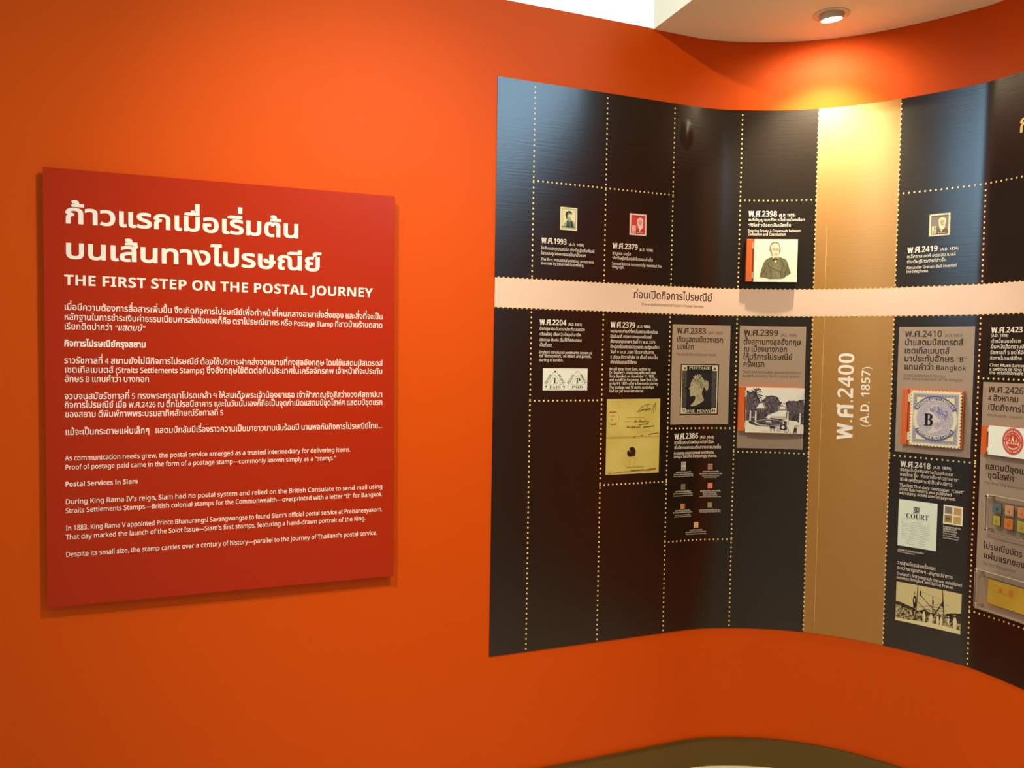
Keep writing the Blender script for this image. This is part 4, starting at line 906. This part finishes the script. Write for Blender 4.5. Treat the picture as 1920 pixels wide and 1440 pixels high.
# --- telegraph photograph
def telegraph(box):
    c = Pic(box, 900, 540); sky_, k, pale = C('photosky', 206, 194, 140), C('photoink', 34, 26, 18), C('photopale', 222, 212, 164); mid = mottle('photoground', (44, 34, 24), (184, 170, 120), 110, (.42, .58)); dk = mottle('photoshrub', (22, 17, 12), (70, 56, 38), 60)
    c.R(0, 0, 900, 540, sky_, 1); c.P([(0, 285), (60, 290), (120, 305), (200, 325), (260, 340), (300, 350), (420, 330), (520, 340), (640, 330), (700, 320), (760, 300), (900, 270), (900, 540), (0, 540)], mid, 2)
    c.P([(0, 270), (70, 278), (150, 298), (250, 320), (300, 352), (240, 362), (150, 342), (0, 318)], dk, 3); c.P([(330, 345), (420, 322), (500, 340), (560, 372), (480, 385), (380, 390)], dk, 3); c.P([(690, 310), (760, 290), (900, 262), (900, 400), (800, 395), (720, 372)], dk, 3)
    c.P([(0, 350), (260, 372), (300, 420), (120, 420), (0, 400)], mottle('photorail', (46, 36, 26), (200, 186, 136), 160, (.4, .6)), 3)
    c.P([(0, 506), (170, 500), (420, 478), (640, 470), (900, 488), (900, 540), (0, 540)], pale, 4); c.P([(0, 420), (160, 436), (300, 470), (160, 498), (0, 500)], mid, 4)
    for x0, y0, x1, y1, w in ((302, 0, 282, 470, 18), (510, 110, 520, 400, 11), (640, 0, 680, 440, 20)): c.P([(x0 - w*.25, y0), (x0 + w*.25, y0), (x1 + w*.5, y1), (x1 - w*.5, y1)], C('photopole', 92, 76, 52), 5)
    for a, w in (([(345, 128), (480, 250), (640, 360)], 9), ([(300, 220), (470, 350)], 8), ([(650, 160), (590, 270), (520, 380)], 12), ([(360, 80), (640, 130)], 2), ([(310, 300), (640, 190)], 3), ([(520, 290), (680, 280)], 7), ([(500, 250), (660, 250)], 6), ([(300, 360), (440, 300), (560, 320)], 6), ([(690, 190), (730, 190)], 5), ([(300, 420), (440, 480)], 12), ([(600, 330), (660, 420)], 9)): c.Ln(a, w, k, 6)
    for pts in ([(262, 90), (250, 150), (262, 160)], ): c.Ln(pts, 7, k, 6)
    c.P([(236, 210), (250, 160), (275, 150), (290, 190), (280, 240), (290, 300), (262, 330), (250, 350), (246, 280)], k, 6, True); c.P([(258, 180), (272, 190), (266, 250), (254, 240)], pale, 7, True)
    c.P([(330, 70), (345, 62), (352, 90), (345, 130), (334, 150), (328, 120)], k, 6, True); c.P([(504, 190), (516, 150), (526, 170), (528, 210), (506, 220)], k, 6, True); c.P([(632, 210), (646, 130), (664, 180), (664, 226), (640, 232)], k, 6, True); c.P([(240, 350), (262, 340), (256, 420), (240, 450)], k, 6)
    for x, y, h, w in ((400, 330, 170, 46), (498, 345, 150, 52), (590, 350, 150, 38), (640, 352, 160, 40), (735, 350, 96, 34), (822, 318, 190, 58)):
        c.P([(x, y), (x + w*.28, y + h*.12), (x + w*.5, y + h*.38), (x + w*.3, y + h*.98), (x + w*.05, y + h), (x, y + h*.6), (x - w*.08, y + h), (x - w*.3, y + h*.95), (x - w*.5, y + h*.36), (x - w*.26, y + h*.1)], pale, 7, True)
        c.E(x, y - 2, 9, 11, k, 8, 12); c.P([(x - 16, y - 8), (x + 16, y - 8), (x + 8, y - 18), (x - 8, y - 18)], pale if x > 450 else k, 9)
    for _ in range(60):
        x, y = rnd.uniform(0, 880), rnd.uniform(372, 486); c.Ln([(x, y), (x + rnd.uniform(8, 40), y + rnd.uniform(-8, 8))], rnd.uniform(2, 5), k if rnd.random() < .6 else pale, 5)
    return c
telegraph(Q['telegraph']).build('photo_print', wall, panel, F0, .00025)['label'] = 'sepia photograph of men raising telegraph poles'

# ------------------------------------------------------------------ hinged flip cards
M['spine'] = mat('flip_orange', (.62, .115, .018), .45, .5)
M['coverwhite'] = mat('cover_white', (.82, .83, .78), .45, .4)
M['hinge'] = mat('hinge_cream', (.62, .58, .44), .4, .5)
def portrait(box):
    c = Pic(box, 561, 552); bg = C('portraitpaper', 238, 235, 218); c.R(0, 0, 561, 552, bg, 1)
    coat = mottle('engravecoat', (96, 94, 68), (128, 124, 94), 320); vest = mottle('engravevest', (110, 108, 82), (140, 136, 106), 320); dk = C('engravedark', 54, 52, 38); hr = mottle('engravehair', (104, 100, 74), (168, 162, 128), 260); skin = C('engraveskin', 224, 218, 192); sh = C('engraveshade', 172, 164, 130); tie = C('engravetie', 66, 64, 48)
    c.P([(82, 498), (78, 470), (100, 380), (128, 300), (150, 264), (215, 234), (238, 226), (330, 226), (352, 240), (410, 256), (436, 300), (460, 380), (482, 432), (476, 446), (420, 474), (398, 502), (356, 510), (240, 512), (190, 514), (150, 494)], coat, 3, True)
    c.P([(228, 236), (330, 236), (352, 330), (370, 420), (352, 508), (236, 510), (226, 400)], vest, 4, True)
    c.P([(222, 232), (242, 226), (246, 300), (238, 512), (196, 514), (214, 380), (180, 330), (196, 290)], coat, 5, True); c.P([(330, 226), (352, 238), (392, 330), (376, 400), (352, 506), (346, 420), (356, 360), (330, 330), (352, 326)], coat, 5, True)
    for a in ([(224, 234), (196, 290), (182, 330), (214, 372), (232, 508)], [(346, 240), (374, 310), (388, 340), (356, 376), (348, 500)], [(140, 300), (150, 390), (90, 470)], [(436, 320), (430, 400), (470, 440)], [(240, 380), (300, 400), (370, 430)], [(110, 400), (160, 440), (160, 490)], [(420, 380), (404, 440), (398, 490)]): c.Ln(a, 4, dk, 6)
    for y in (300, 350, 400, 450): c.E(292, y, 3.5, 3.5, dk, 6, 8)
    c.P([(252, 262), (280, 310), (306, 262)], C('engravecollar', 226, 216, 184), 5); c.P([(236, 256), (262, 248), (284, 256), (312, 250), (318, 262), (292, 276), (284, 268), (262, 280), (240, 276)], tie, 6, True); c.P([(230, 226), (240, 210), (262, 240), (236, 256)], skin, 5); c.P([(318, 226), (312, 210), (296, 240), (318, 254)], skin, 5)
    c.P([(202, 150), (196, 110), (206, 66), (236, 38), (280, 32), (312, 46), (332, 80), (338, 118), (336, 160), (326, 168), (320, 120), (220, 120), (216, 172)], hr, 6, True)
    c.P([(214, 130), (216, 92), (232, 62), (262, 50), (296, 54), (318, 76), (326, 120), (324, 168), (316, 208), (294, 236), (262, 236), (232, 212), (218, 178)], skin, 7, True)
    c.P([(210, 120), (222, 116), (226, 160), (224, 190), (212, 170)], hr, 8, True); c.P([(330, 116), (340, 120), (338, 160), (326, 186), (324, 160)], hr, 8, True)
    c.P([(206, 128), (214, 124), (216, 152), (208, 156)], sh, 9, True); c.P([(222, 150), (240, 190), (252, 226), (236, 214), (222, 184)], sh, 8, True)
    for x in (256, 304): c.E(x, 134, 19, 11, dk, 9, 20, .86); c.E(x, 134, 5, 4, dk, 9, 10); c.Ln([(x - 18, 117), (x, 112), (x + 18, 116)], 4, tie, 9)
    c.Ln([(275, 132), (285, 132)], 3, dk, 9); c.Ln([(284, 136), (290, 166), (276, 170)], 4, sh, 9); c.Ln([(264, 195), (284, 193), (303, 196)], 3.5, tie, 9); c.Ln([(272, 204), (296, 204)], 3, sh, 9); c.Ln([(252, 176), (262, 200)], 3, sh, 9); c.Ln([(308, 176), (304, 200)], 3, sh, 9)
    return c
def park(box):
    c = Pic(box, 750, 575); sky_, k = C('parksky', 226, 226, 222), C('parkink', 50, 42, 52); tree = mottle('parktree', (52, 44, 58), (116, 106, 116), 170, (.38, .66)); shade = mottle('parkshade', (46, 38, 50), (96, 86, 96), 120); wh = C('parkwhite', 230, 229, 222); gy = C('parkgrey', 150, 140, 146); sand = C('parksand', 224, 222, 210)
    c.R(0, 0, 750, 575, sky_, 1)
    def crown(pts, m=tree, layer=3):
        c.P(pts, m, layer, True)
        for (x, y) in pts:
            if y < 300:
                for _ in range(7): c.E(min(max(x + rnd.uniform(-22, 22), 14), 735), y + rnd.uniform(2, 22), rnd.uniform(5, 14), rnd.uniform(4, 10), m, layer, 9)
    crown([(0, 40), (60, 60), (110, 60), (140, 90), (160, 130), (190, 190), (230, 180), (200, 380), (0, 400)])
    for a in ([(120, 90), (130, 0)], [(125, 40), (90, 10)], [(126, 40), (190, 20)], [(120, 70), (200, 50)], [(130, 90), (215, 102)], [(120, 80), (60, 30)], [(140, 110), (200, 130)], [(122, 60), (160, 5)], [(122, 60), (80, 40)]):
        c.Ln(a, 5, k, 3)
        for _ in range(7): f = rnd.random(); c.E(a[0][0] + (a[1][0]-a[0][0])*f, a[0][1] + (a[1][1]-a[0][1])*f, rnd.uniform(6, 16), rnd.uniform(3, 7), tree, 3, 8)
    crown([(190, 210), (220, 150), (280, 105), (350, 95), (410, 120), (440, 180), (460, 230), (430, 290), (340, 330), (200, 340)]); crown([(510, 180), (545, 165), (600, 160), (660, 165), (700, 150), (750, 140), (750, 400), (690, 380), (580, 340), (530, 290), (520, 230)])
    for a in ([(690, 150), (672, 90)], [(705, 150), (715, 80)], [(730, 140), (742, 60)], [(715, 120), (740, 110)]): c.Ln(a, 2.5, gy, 3)
    c.P([(425, 230), (470, 215), (520, 240), (535, 290), (440, 300), (420, 270)], gy, 4); c.P([(440, 240), (500, 235), (520, 262), (440, 268)], wh, 5)
    c.R(0, 320, 750, 150, shade, 4); c.P([(330, 330), (440, 290), (520, 285), (545, 330), (560, 420), (230, 420), (280, 360)], wh, 5); c.P([(0, 425), (150, 415), (330, 400), (560, 410), (660, 420), (750, 470), (750, 575), (0, 575)], sand, 6)
    c.P([(130, 265), (175, 200), (215, 190), (245, 262)], wh, 7); c.P([(175, 200), (240, 190), (260, 262), (245, 262), (210, 200)], gy, 7); c.R(140, 268, 110, 50, shade, 7)
    for x in (150, 176, 202, 228): c.R(x, 268, 5, 50, gy, 8)
    c.E(300, 440, 260, 56, shade, 7, 34, .72); c.E(310, 432, 190, 44, shade, 7, 30, .0); c.E(310, 446, 190, 44, wh, 8, 34, .93)
    c.P([(262, 450), (266, 420), (272, 392), (324, 392), (334, 420), (338, 452)], wh, 9); c.R(262, 404, 72, 22, shade, 10); c.R(254, 436, 92, 6, k, 10); c.P([(284, 392), (282, 352), (298, 336), (316, 352), (312, 392)], wh, 9, True); c.E(298, 338, 9, 11, gy, 10, 10)
    for x in range(330, 540, 14): c.R(x, 356, 2, 46, k, 9)
    c.R(330, 372, 200, 2, k, 9)
    for x, t, b in ((60, 320, 424), (130, 322, 424), (545, 318, 470), (702, 342, 470)): c.R(x - 11, t, 22, b - t, wh, 9); c.E(x, t - 12, 9, 14, wh, 9, 12); c.R(x - 14, t, 28, 6, gy, 10); c.R(x + 6, t, 5, b - t, gy, 10)
    c.R(70, 376, 60, 6, wh, 9); c.P([(480, 410), (546, 412), (546, 424), (470, 420)], wh, 9); c.P([(530, 300), (545, 290), (548, 390), (528, 400), (520, 330)], k, 8, True)
    c.P([(296, 478), (306, 470), (322, 482), (380, 488), (388, 504), (378, 520), (320, 518), (312, 496)], k, 9, True)
    for x in (324, 336, 372, 382): c.Ln([(x, 512), (x - 3, 556)], 5, k, 9)
    c.Ln([(380, 500), (440, 512)], 4, k, 9); c.P([(440, 476), (470, 462), (526, 466), (540, 500), (534, 536), (450, 536)], k, 9, True); c.E(486, 498, 20, 22, wh, 10, 14)
    for x, r in ((432, 24), (530, 32)): c.E(x, 536, r, r, k, 10, 20, .84); c.Ln([(x - r, 536), (x + r, 536)], 2.5, k, 10); c.Ln([(x, 536 - r), (x, 536 + r)], 2.5, k, 10)
    for x in (636, 655): c.E(x, 498, 6, 7, k, 9, 10); c.P([(x - 9, 506), (x + 9, 506), (x + 8, 540), (x + 10, 573), (x + 2, 573), (x, 544), (x - 8, 573), (x - 16, 570)], k, 9)
    c.Ln([(630, 484), (655, 477), (690, 481)], 6, k, 9)
    for x, y, a in ((60, 520, 60), (200, 545, 80), (640, 470, 50), (560, 560, 40)): c.Ln([(x, y), (x + a, y + 6)], 2, gy, 7)
    return c
def straits_stamp(box):
    c = Pic(box, 710, 800); pp, bl, lt = C('straitpaper', 226, 220, 188), C('straitblue', 96, 94, 150), C('straitlight', 170, 166, 182); grain = mottle('straitgrain', (160, 156, 178), (196, 190, 196), 260); hd = C('straithead', 206, 200, 200); hr = mottle('straithair', (112, 108, 168), (186, 182, 204), 170, (.42, .58)); shd = mottle('straitshade', (146, 143, 180), (184, 180, 200), 260); blk = C('straitblack', 34, 30, 46); yl = C('straityellow', 226, 222, 166)
    c.P(teeth(0, 0, 710, 800, 15, 17, 17), pp, 1)
    q = c.p(42, 758); c.frame(q[0], q[1], 626/710*c.w, 716/800*c.h, 4/710*c.w, bl, 2); c.R(48, 50, 614, 700, lt, 2)
    for i in range(14):
        for y in (66, 722): c.R(66 + i*42, y, 22, 13, bl, 3); c.R(71 + i*42, y + 4, 12, 5, lt, 4)
    for i in range(15):
        for x in (60, 634): c.R(x, 100 + i*41, 15, 20, bl, 3); c.R(x + 4, 105 + i*41, 7, 10, lt, 4)
    for x0, y0, x1, y1 in ((92, 92, 250, 190), (618, 92, 460, 190), (92, 708, 250, 620), (618, 708, 460, 620)): c.P([(x0, y0), (x1, y0), (x0, y1)], yl, 3); c.Ln([(x0, y0), (x1, y0), (x0, y1), (x0, y0)], 4, bl, 4)
    cx, cy, r = 352, 396, 262
    c.E(cx, cy, 318, 318, pp, 4, 56); c.E(cx, cy, 312, 312, bl, 5, 56, .985)
    def sector(a0, a1, r0_, r1_, m, layer):
        n = 26; pts = [(cx + r1_*math.cos(math.radians(a0 + (a1-a0)*t/n)), cy - r1_*math.sin(math.radians(a0 + (a1-a0)*t/n))) for t in range(n + 1)] + [(cx + r0_*math.cos(math.radians(a1 - (a1-a0)*t/n)), cy - r0_*math.sin(math.radians(a1 - (a1-a0)*t/n))) for t in range(n + 1)]
        c.P(pts, m, layer)
    sector(24, 156, 262, 326, bl, 6); sector(-148, -32, 262, 326, bl, 6)
    c.E(cx, cy, 256, 256, grain, 6, 56); c.E(cx, cy, 258, 258, pp, 7, 56, .985)
    k1 = c.w/710; ctr = c.p(cx, cy)
    c.text('STRAITS SETTLEMENTS', 'W', 0, 0, 44*k1, pp, 8, 2*math.radians(60)*274*k1, arc=(ctr[0], ctr[1], 274*k1, math.radians(150), 1))
    c.text('POSTAGE TEN CENTS', 'W', 0, 0, 42*k1, pp, 8, 2*math.radians(53)*313*k1, arc=(ctr[0], ctr[1], 313*k1, math.radians(-143), -1))
    profile_head(c, 180, 186, 330, 430, hd, hr, shd, 8, bl)
    c.Tx('B', 'S', 196, 502, 182, blk, 14, 140); c.Tx('B', 'S', 202, 502, 182, blk, 14, 136)
    return c
def sealed(box):
    c = Pic(box, 400, 160); c.R(0, 0, 400, 160, C('sealpaper', 230, 238, 230), 1); rd, pl = C('sealred', 190, 60, 44), C('sealpale', 226, 200, 176); cx, cy = 172, 74
    c.E(cx, cy, 73, 73, rd, 2, 48, .965); c.E(cx, cy, 69, 69, rd, 3, 48); c.E(cx, cy, 45, 45, pl, 4, 40, .95); k1 = c.w/400; ctr = c.p(cx, cy)
    n = 44
    for i in range(n):
        a = 2*math.pi*i/n
        if i % 11: c.P([(cx + 52*math.cos(a), cy + 52*math.sin(a)), (cx + 61*math.cos(a - .03), cy + 61*math.sin(a - .03)), (cx + 61*math.cos(a + .05 + .03*(i % 3)), cy + 61*math.sin(a + .05 + .03*(i % 3))), (cx + 52*math.cos(a + .06), cy + 52*math.sin(a + .06))], pl, 4)
    def spire(x, y, w, h, m): c.P([(x, y - h), (x + w*.16, y - h*.62), (x + w*.34, y - h*.55), (x + w*.4, y - h*.25), (x + w*.5, y), (x - w*.5, y), (x - w*.4, y - h*.25), (x - w*.34, y - h*.55), (x - w*.16, y - h*.62)], m, 5)
    spire(cx, cy + 14, 26, 50, pl); spire(cx - 24, cy + 16, 18, 42, pl); spire(cx + 24, cy + 16, 18, 42, pl); spire(cx - 38, cy + 18, 11, 24, pl); spire(cx + 38, cy + 18, 11, 24, pl)
    c.P([(cx - 38, cy + 20), (cx - 20, cy + 32), (cx, cy + 36), (cx + 20, cy + 32), (cx + 38, cy + 20), (cx + 28, cy + 36), (cx, cy + 43), (cx - 28, cy + 36)], pl, 5, True)
    for dx in (-24, 0, 24): c.E(cx + dx, cy + 4, 4, 8, rd, 6, 10); c.R(cx + dx - 6, cy + 14, 12, 2.5, rd, 6)
    return c
FG = 'hinged flip cards on the timeline panel'
def flip_card(key, art, label, back_w=0.0, toothed=False, width=None):
    sc, cov, spn, prot = CARDS[key]
    u0 = (cov[0][0] + cov[3][0])/2; u1 = (cov[1][0] + cov[2][0])/2 if not width else u0 + width
    zt = (cov[0][1] + (cov[1][1] if not width else cov[0][1]))/2; zb_ = (cov[3][1] + (cov[2][1] if not width else cov[3][1]))/2
    a0 = (spn[0][0] + spn[3][0])/2; a1 = (spn[1][0] + spn[2][0])/2; st_ = spn[0][1]; sb = spn[3][1]
    mp = board_plane(sc, prot); r = thing('flip_card', label, 'flip card', mp((u0 + u1)/2, sb, F0 + .001), FG)
    so = Solid(); nseg = 8; ur = u1 + back_w; pts = [a0 + (ur - a0)*i/nseg for i in range(nseg + 1)]
    ob = [max((wall(sc + u, 0, F0 + .0028) - mp(u, 0)).dot(mp(0, 0, 1) - mp(0, 0, 0)), -.02) for u in pts]
    v = []; 
    front = .0155
    for u, o in zip(pts, ob): v += [mp(u, sb, o), mp(u, st_, o), mp(u, st_, front), mp(u, sb, front)]
    f = []
    for i in range(nseg):
        b = 4*i
        for k in range(4): f.append((b + k, b + (k+1) % 4, b + 4 + (k+1) % 4, b + 4 + k))
    f += [(3, 2, 1, 0), (4*nseg, 4*nseg+1, 4*nseg+2, 4*nseg+3)]
    so.v, so.f = v, f; so.build('back_plate', M['spine'], r, bevel=.0006)
    so = Solid(); so.slab(mp, a0, a1 - .003, sb, st_, front + .0002, .0235); so.build('spine', M['spine'], r, bevel=.0008)
    h = zt - zb_
    for f0 in (.78, .08):
        so = Solid(); so.slab(mp, a1 - .0028, u0 - .0004, zb_ + h*f0, zb_ + h*(f0 + .15), front + .0004, .0215); so.build('hinge', M['hinge'], r, bevel=.0006)['label'] = 'small cream hinge'
    if toothed:
        T = [(u0 + x/710*(u1 - u0), zt - y/800*h) for x, y in teeth(0, 0, 710, 800, 15, 17, 17)]; T.reverse()
        so = Solid(); so.prism(T, mp, front + .003, .0258); o = so.build('cover', M['coverwhite'], r)
    else:
        so = Solid(); so.slab(mp, u0, u1, zb_, zt, front + .002, .0258); o = so.build('cover', M['coverwhite'], r, bevel=.0006)
    art((u0, zb_, u1 - u0, h)).build('picture_print', mp, o, .0258, .0002)
    return r
flip_card('2398', portrait, 'flip card with an engraved portrait of a man in a coat')
flip_card('2399', park, 'flip card with a black and white garden road photograph')
flip_card('2410', straits_stamp, 'flip card shaped like a toothed blue stamp overprinted B', .004, True)
flip_card('2426', sealed, 'white flip card with a round red seal at the right edge', 0, False, .205)

# ------------------------------------------------------------------ clear cases on metal stand-offs, and what they hold
def clear(name):
    m = bpy.data.materials.new(name); m.use_nodes = True; nt = m.node_tree; nt.nodes.clear(); L = nt.links
    out = nt.nodes.new('ShaderNodeOutputMaterial'); mx = nt.nodes.new('ShaderNodeMixShader'); tr = nt.nodes.new('ShaderNodeBsdfTransparent'); gl = nt.nodes.new('ShaderNodeBsdfGlossy'); fr = nt.nodes.new('ShaderNodeFresnel')
    tr.inputs[0].default_value = (.99, .985, .975, 1); gl.inputs['Roughness'].default_value = .06; fr.inputs[0].default_value = 1.28
    L.new(fr.outputs[0], mx.inputs[0]); L.new(tr.outputs[0], mx.inputs[1]); L.new(gl.outputs[0], mx.inputs[2]); L.new(mx.outputs[0], out.inputs[0])
    return m
M['acrylic'] = clear('clear_acrylic'); M['edge'] = mat('acrylic_edge', (.55, .47, .40), .25, .6); M['chrome'] = mat('chrome', (.8, .78, .72), .22, .5, 1.0)
def case(label, u0, u1, z0, z1, off, posts):
    mp = board_plane(1.978, 0.0); r = thing('display_case', label, 'display case', mp((u0 + u1)/2, z0, .006), 'clear acrylic cases on stand-offs')
    so = Solid(); so.slab(mp, u0, u1, z0, z1, off - .006, off); so.build('acrylic_sheet', M['acrylic'], r)
    so = Solid(); t = .0012
    for a, b, c_, d in ((u0, u1, z0 - t, z0), (u0, u1, z1, z1 + t), (u0 - t, u0, z0 - t, z1 + t), (u1, u1 + t, z0 - t, z1 + t)): so.slab(mp, a, b, c_, d, off - .006, off)
    so.build('polished_edge', M['edge'], r)['label'] = 'bright polished edge of the clear sheet'
    n = mp(0, 0, 1) - mp(0, 0, 0)
    for u, z in posts:
        back = (wall(1.978 + u, z, F0 + .0015) - mp(u, z)).dot(n)
        so = Solid(); so.lathe([(.0042, back), (.0042, off), (.0062, off + .0002), (.0062, off + .003), (.004, off + .0045)], mp(u, z), n, 18)
        so.build('standoff', M['chrome'], r, smooth=False)['label'] = 'metal stand-off bolt'
    return mp
U0, U1 = -.0770, .0770
mp = case('upper clear case of six tiny stamps at the right edge', U0, U1, 1.0345, 1.1590, .036, [(-.0700, 1.1535), (-.0695, 1.0425), (.0700, 1.1535), (.0695, 1.0425)])
SG = 'small stamps in the upper clear case'
TS = [((128, 146, 150), (44, 60, 76), 'grey blue stamp at top left of the upper clear case'), ((226, 184, 140), (214, 116, 70), 'pale orange stamp in the middle of the top row in the clear case'), ((228, 168, 104), (214, 122, 60), 'orange stamp at right of the top row in the clear case'),
      ((212, 198, 96), (158, 144, 46), 'olive yellow stamp at bottom left of the upper clear case'), ((228, 150, 72), (204, 100, 40), 'deep orange stamp in the middle of the bottom row in the clear case'), ((208, 192, 92), (164, 142, 50), 'olive green stamp at right of the bottom row in the clear case')]
boxes = [(-.0545, 1.1018, .0306, .0337), (-.0114, 1.1018, .0303, .0350), (.0330, 1.1022, .0310, .0356), (-.0538, 1.0612, .0280, .0320), (-.0125, 1.0572, .0320, .0360), (.0338, 1.0565, .0315, .0364)]
for (u, z, w, h), (a, b, lab) in zip(boxes, TS):
    i = len([o for o in bpy.data.objects if o.name.startswith('postage_stamp')])
    r = thing('postage_stamp', lab, 'stamp', mp(u + w/2, z, .0265), SG)
    so = Solid(); so.slab(mp, u - .0014, u + w + .0014, z - .0014, z + h + .0014, .0266, .0290); so.build('mount', mat('mount_black', (.02, .016, .013), .5), r)['label'] = 'thin black mount'
    c = Pic((u, z, w, h), 100, 120); A_, B_ = C('casea%d' % i, *a), C('caseb%d' % i, *b)
    c.R(0, 0, 100, 120, A_, 1); q = c.p(7, 113); c.frame(q[0], q[1], .86*w, 106/120*h, 3/100*w, B_, 2); c.E(50, 56, 32, 36, B_, 2, 24, .9)
    c.P([(38, 86), (34, 70), (40, 44), (54, 34), (66, 44), (66, 60), (58, 72), (66, 88)], B_, 2, True); c.E(52, 54, 8, 11, A_, 3, 12)
    for k in range(4): c.R(18 + 18*k, 100, 10, 6, B_, 3)
    c.build('stamp_face', mp, r, .0290, .0002)
mp = case('lower clear case holding a yellow postcard at the right edge', -.1028, .1028, .7735, .9005, .040, [(-.0975, .8975), (-.0955, .7815), (.0975, .8975), (.0955, .7815)])
u, z, w, h = -.0590, .7958, .1345, .0832
r = thing('postcard', 'yellow postcard with orange round stamps inside the lower clear case', 'postcard', mp(u + w/2, z, .0305))
so = Solid(); so.slab(mp, u - .0012, u + w + .0012, z - .0012, z + h + .0012, .0306, .0328); so.build('mount', mat('mount_black', (.02, .016, .013), .5), r)['label'] = 'thin black mount'
c = Pic((u, z, w, h), 720, 350); yl = mottle('postcardyellow', (204, 166, 54), (214, 178, 66), 14); og, of = C('postcardorange', 206, 130, 42), C('postcardfaint', 170, 142, 58)
c.R(0, 0, 720, 350, yl, 1)
for x, rr in ((250, 40), (450, 46)): c.E(x, 118, rr, rr*1.05, og, 2, 26); c.E(x, 118, rr*.72, rr*.75, yl, 3, 22, .86); c.Ln([(x - 14, 108), (x + 12, 130)], 10, og, 4)
c.R(404, 62, 94, 112, mat('print_postcardpatch', srgb(210, 150, 50), .5), 1.5)
for y, a, b in ((70, 90, 205), (84, 96, 200), (62, 310, 370), (104, 320, 372), (150, 60, 400), (164, 90, 390), (200, 70, 110), (214, 74, 104)):
    p = [(a, y)]; x = a
    while x < b: x += 12; p.append((x, y + rnd.uniform(-6, 6)))
    c.Ln(p, 5, of, 2)
c.build('card_face', mp, r, .0328, .0002)

# ------------------------------------------------------------------ the ceiling downlight
dl = thing('ceiling_downlight', 'round tilted ceiling downlight glowing above the gold column', 'downlight', (1.092, 2.854, 2.802))
ctr_ = Vector((1.092, 2.854, 2.802)); M['trimring'] = mat('downlight_trim', (.72, .66, .54), .45, .4); M['gimbal'] = mat('downlight_gimbal', (.60, .55, .42), .4, .4)
def ring(o, axis, prof, name, m, n=48):
    so = Solid(); axis = Vector(axis).normalized(); a = axis.orthogonal().normalized(); c_ = axis.cross(a); k = len(prof)
    for t in range(n):
        th = 2*math.pi*t/n; d = a*math.cos(th) + c_*math.sin(th)
        so.v += [o + d*r_ + axis*h for r_, h in prof]
    for t in range(n):
        for j in range(k):
            q = (t + 1) % n; so.f.append((t*k + j, q*k + j, q*k + (j+1) % k, t*k + (j+1) % k))
    return so.build(name, m, dl, smooth=True)
ring(ctr_, (0, 0, -1), [(.043, -.010), (.060, .0002), (.061, .0022), (.056, .0042), (.044, .0030), (.042, .0)], 'trim_ring', M['trimring'])
tilt = Vector((.10, .10, -.99)).normalized()
g0 = ctr_ + Vector((0, 0, .006))
ring(g0, tilt, [(.0405, -.020), (.0405, .020), (.036, .024), (.033, .018), (.033, -.020)], 'gimbal', M['gimbal'])
so = Solid(); so.lathe([(.0325, .0), (.0325, .0165)], g0, tilt, 40); so.build('lens', mat('lamp_glow', (1, .9, .7), .4, emit=60, emit_rgb=(1.0, .80, .48)), dl)['label'] = 'glowing lamp lens'
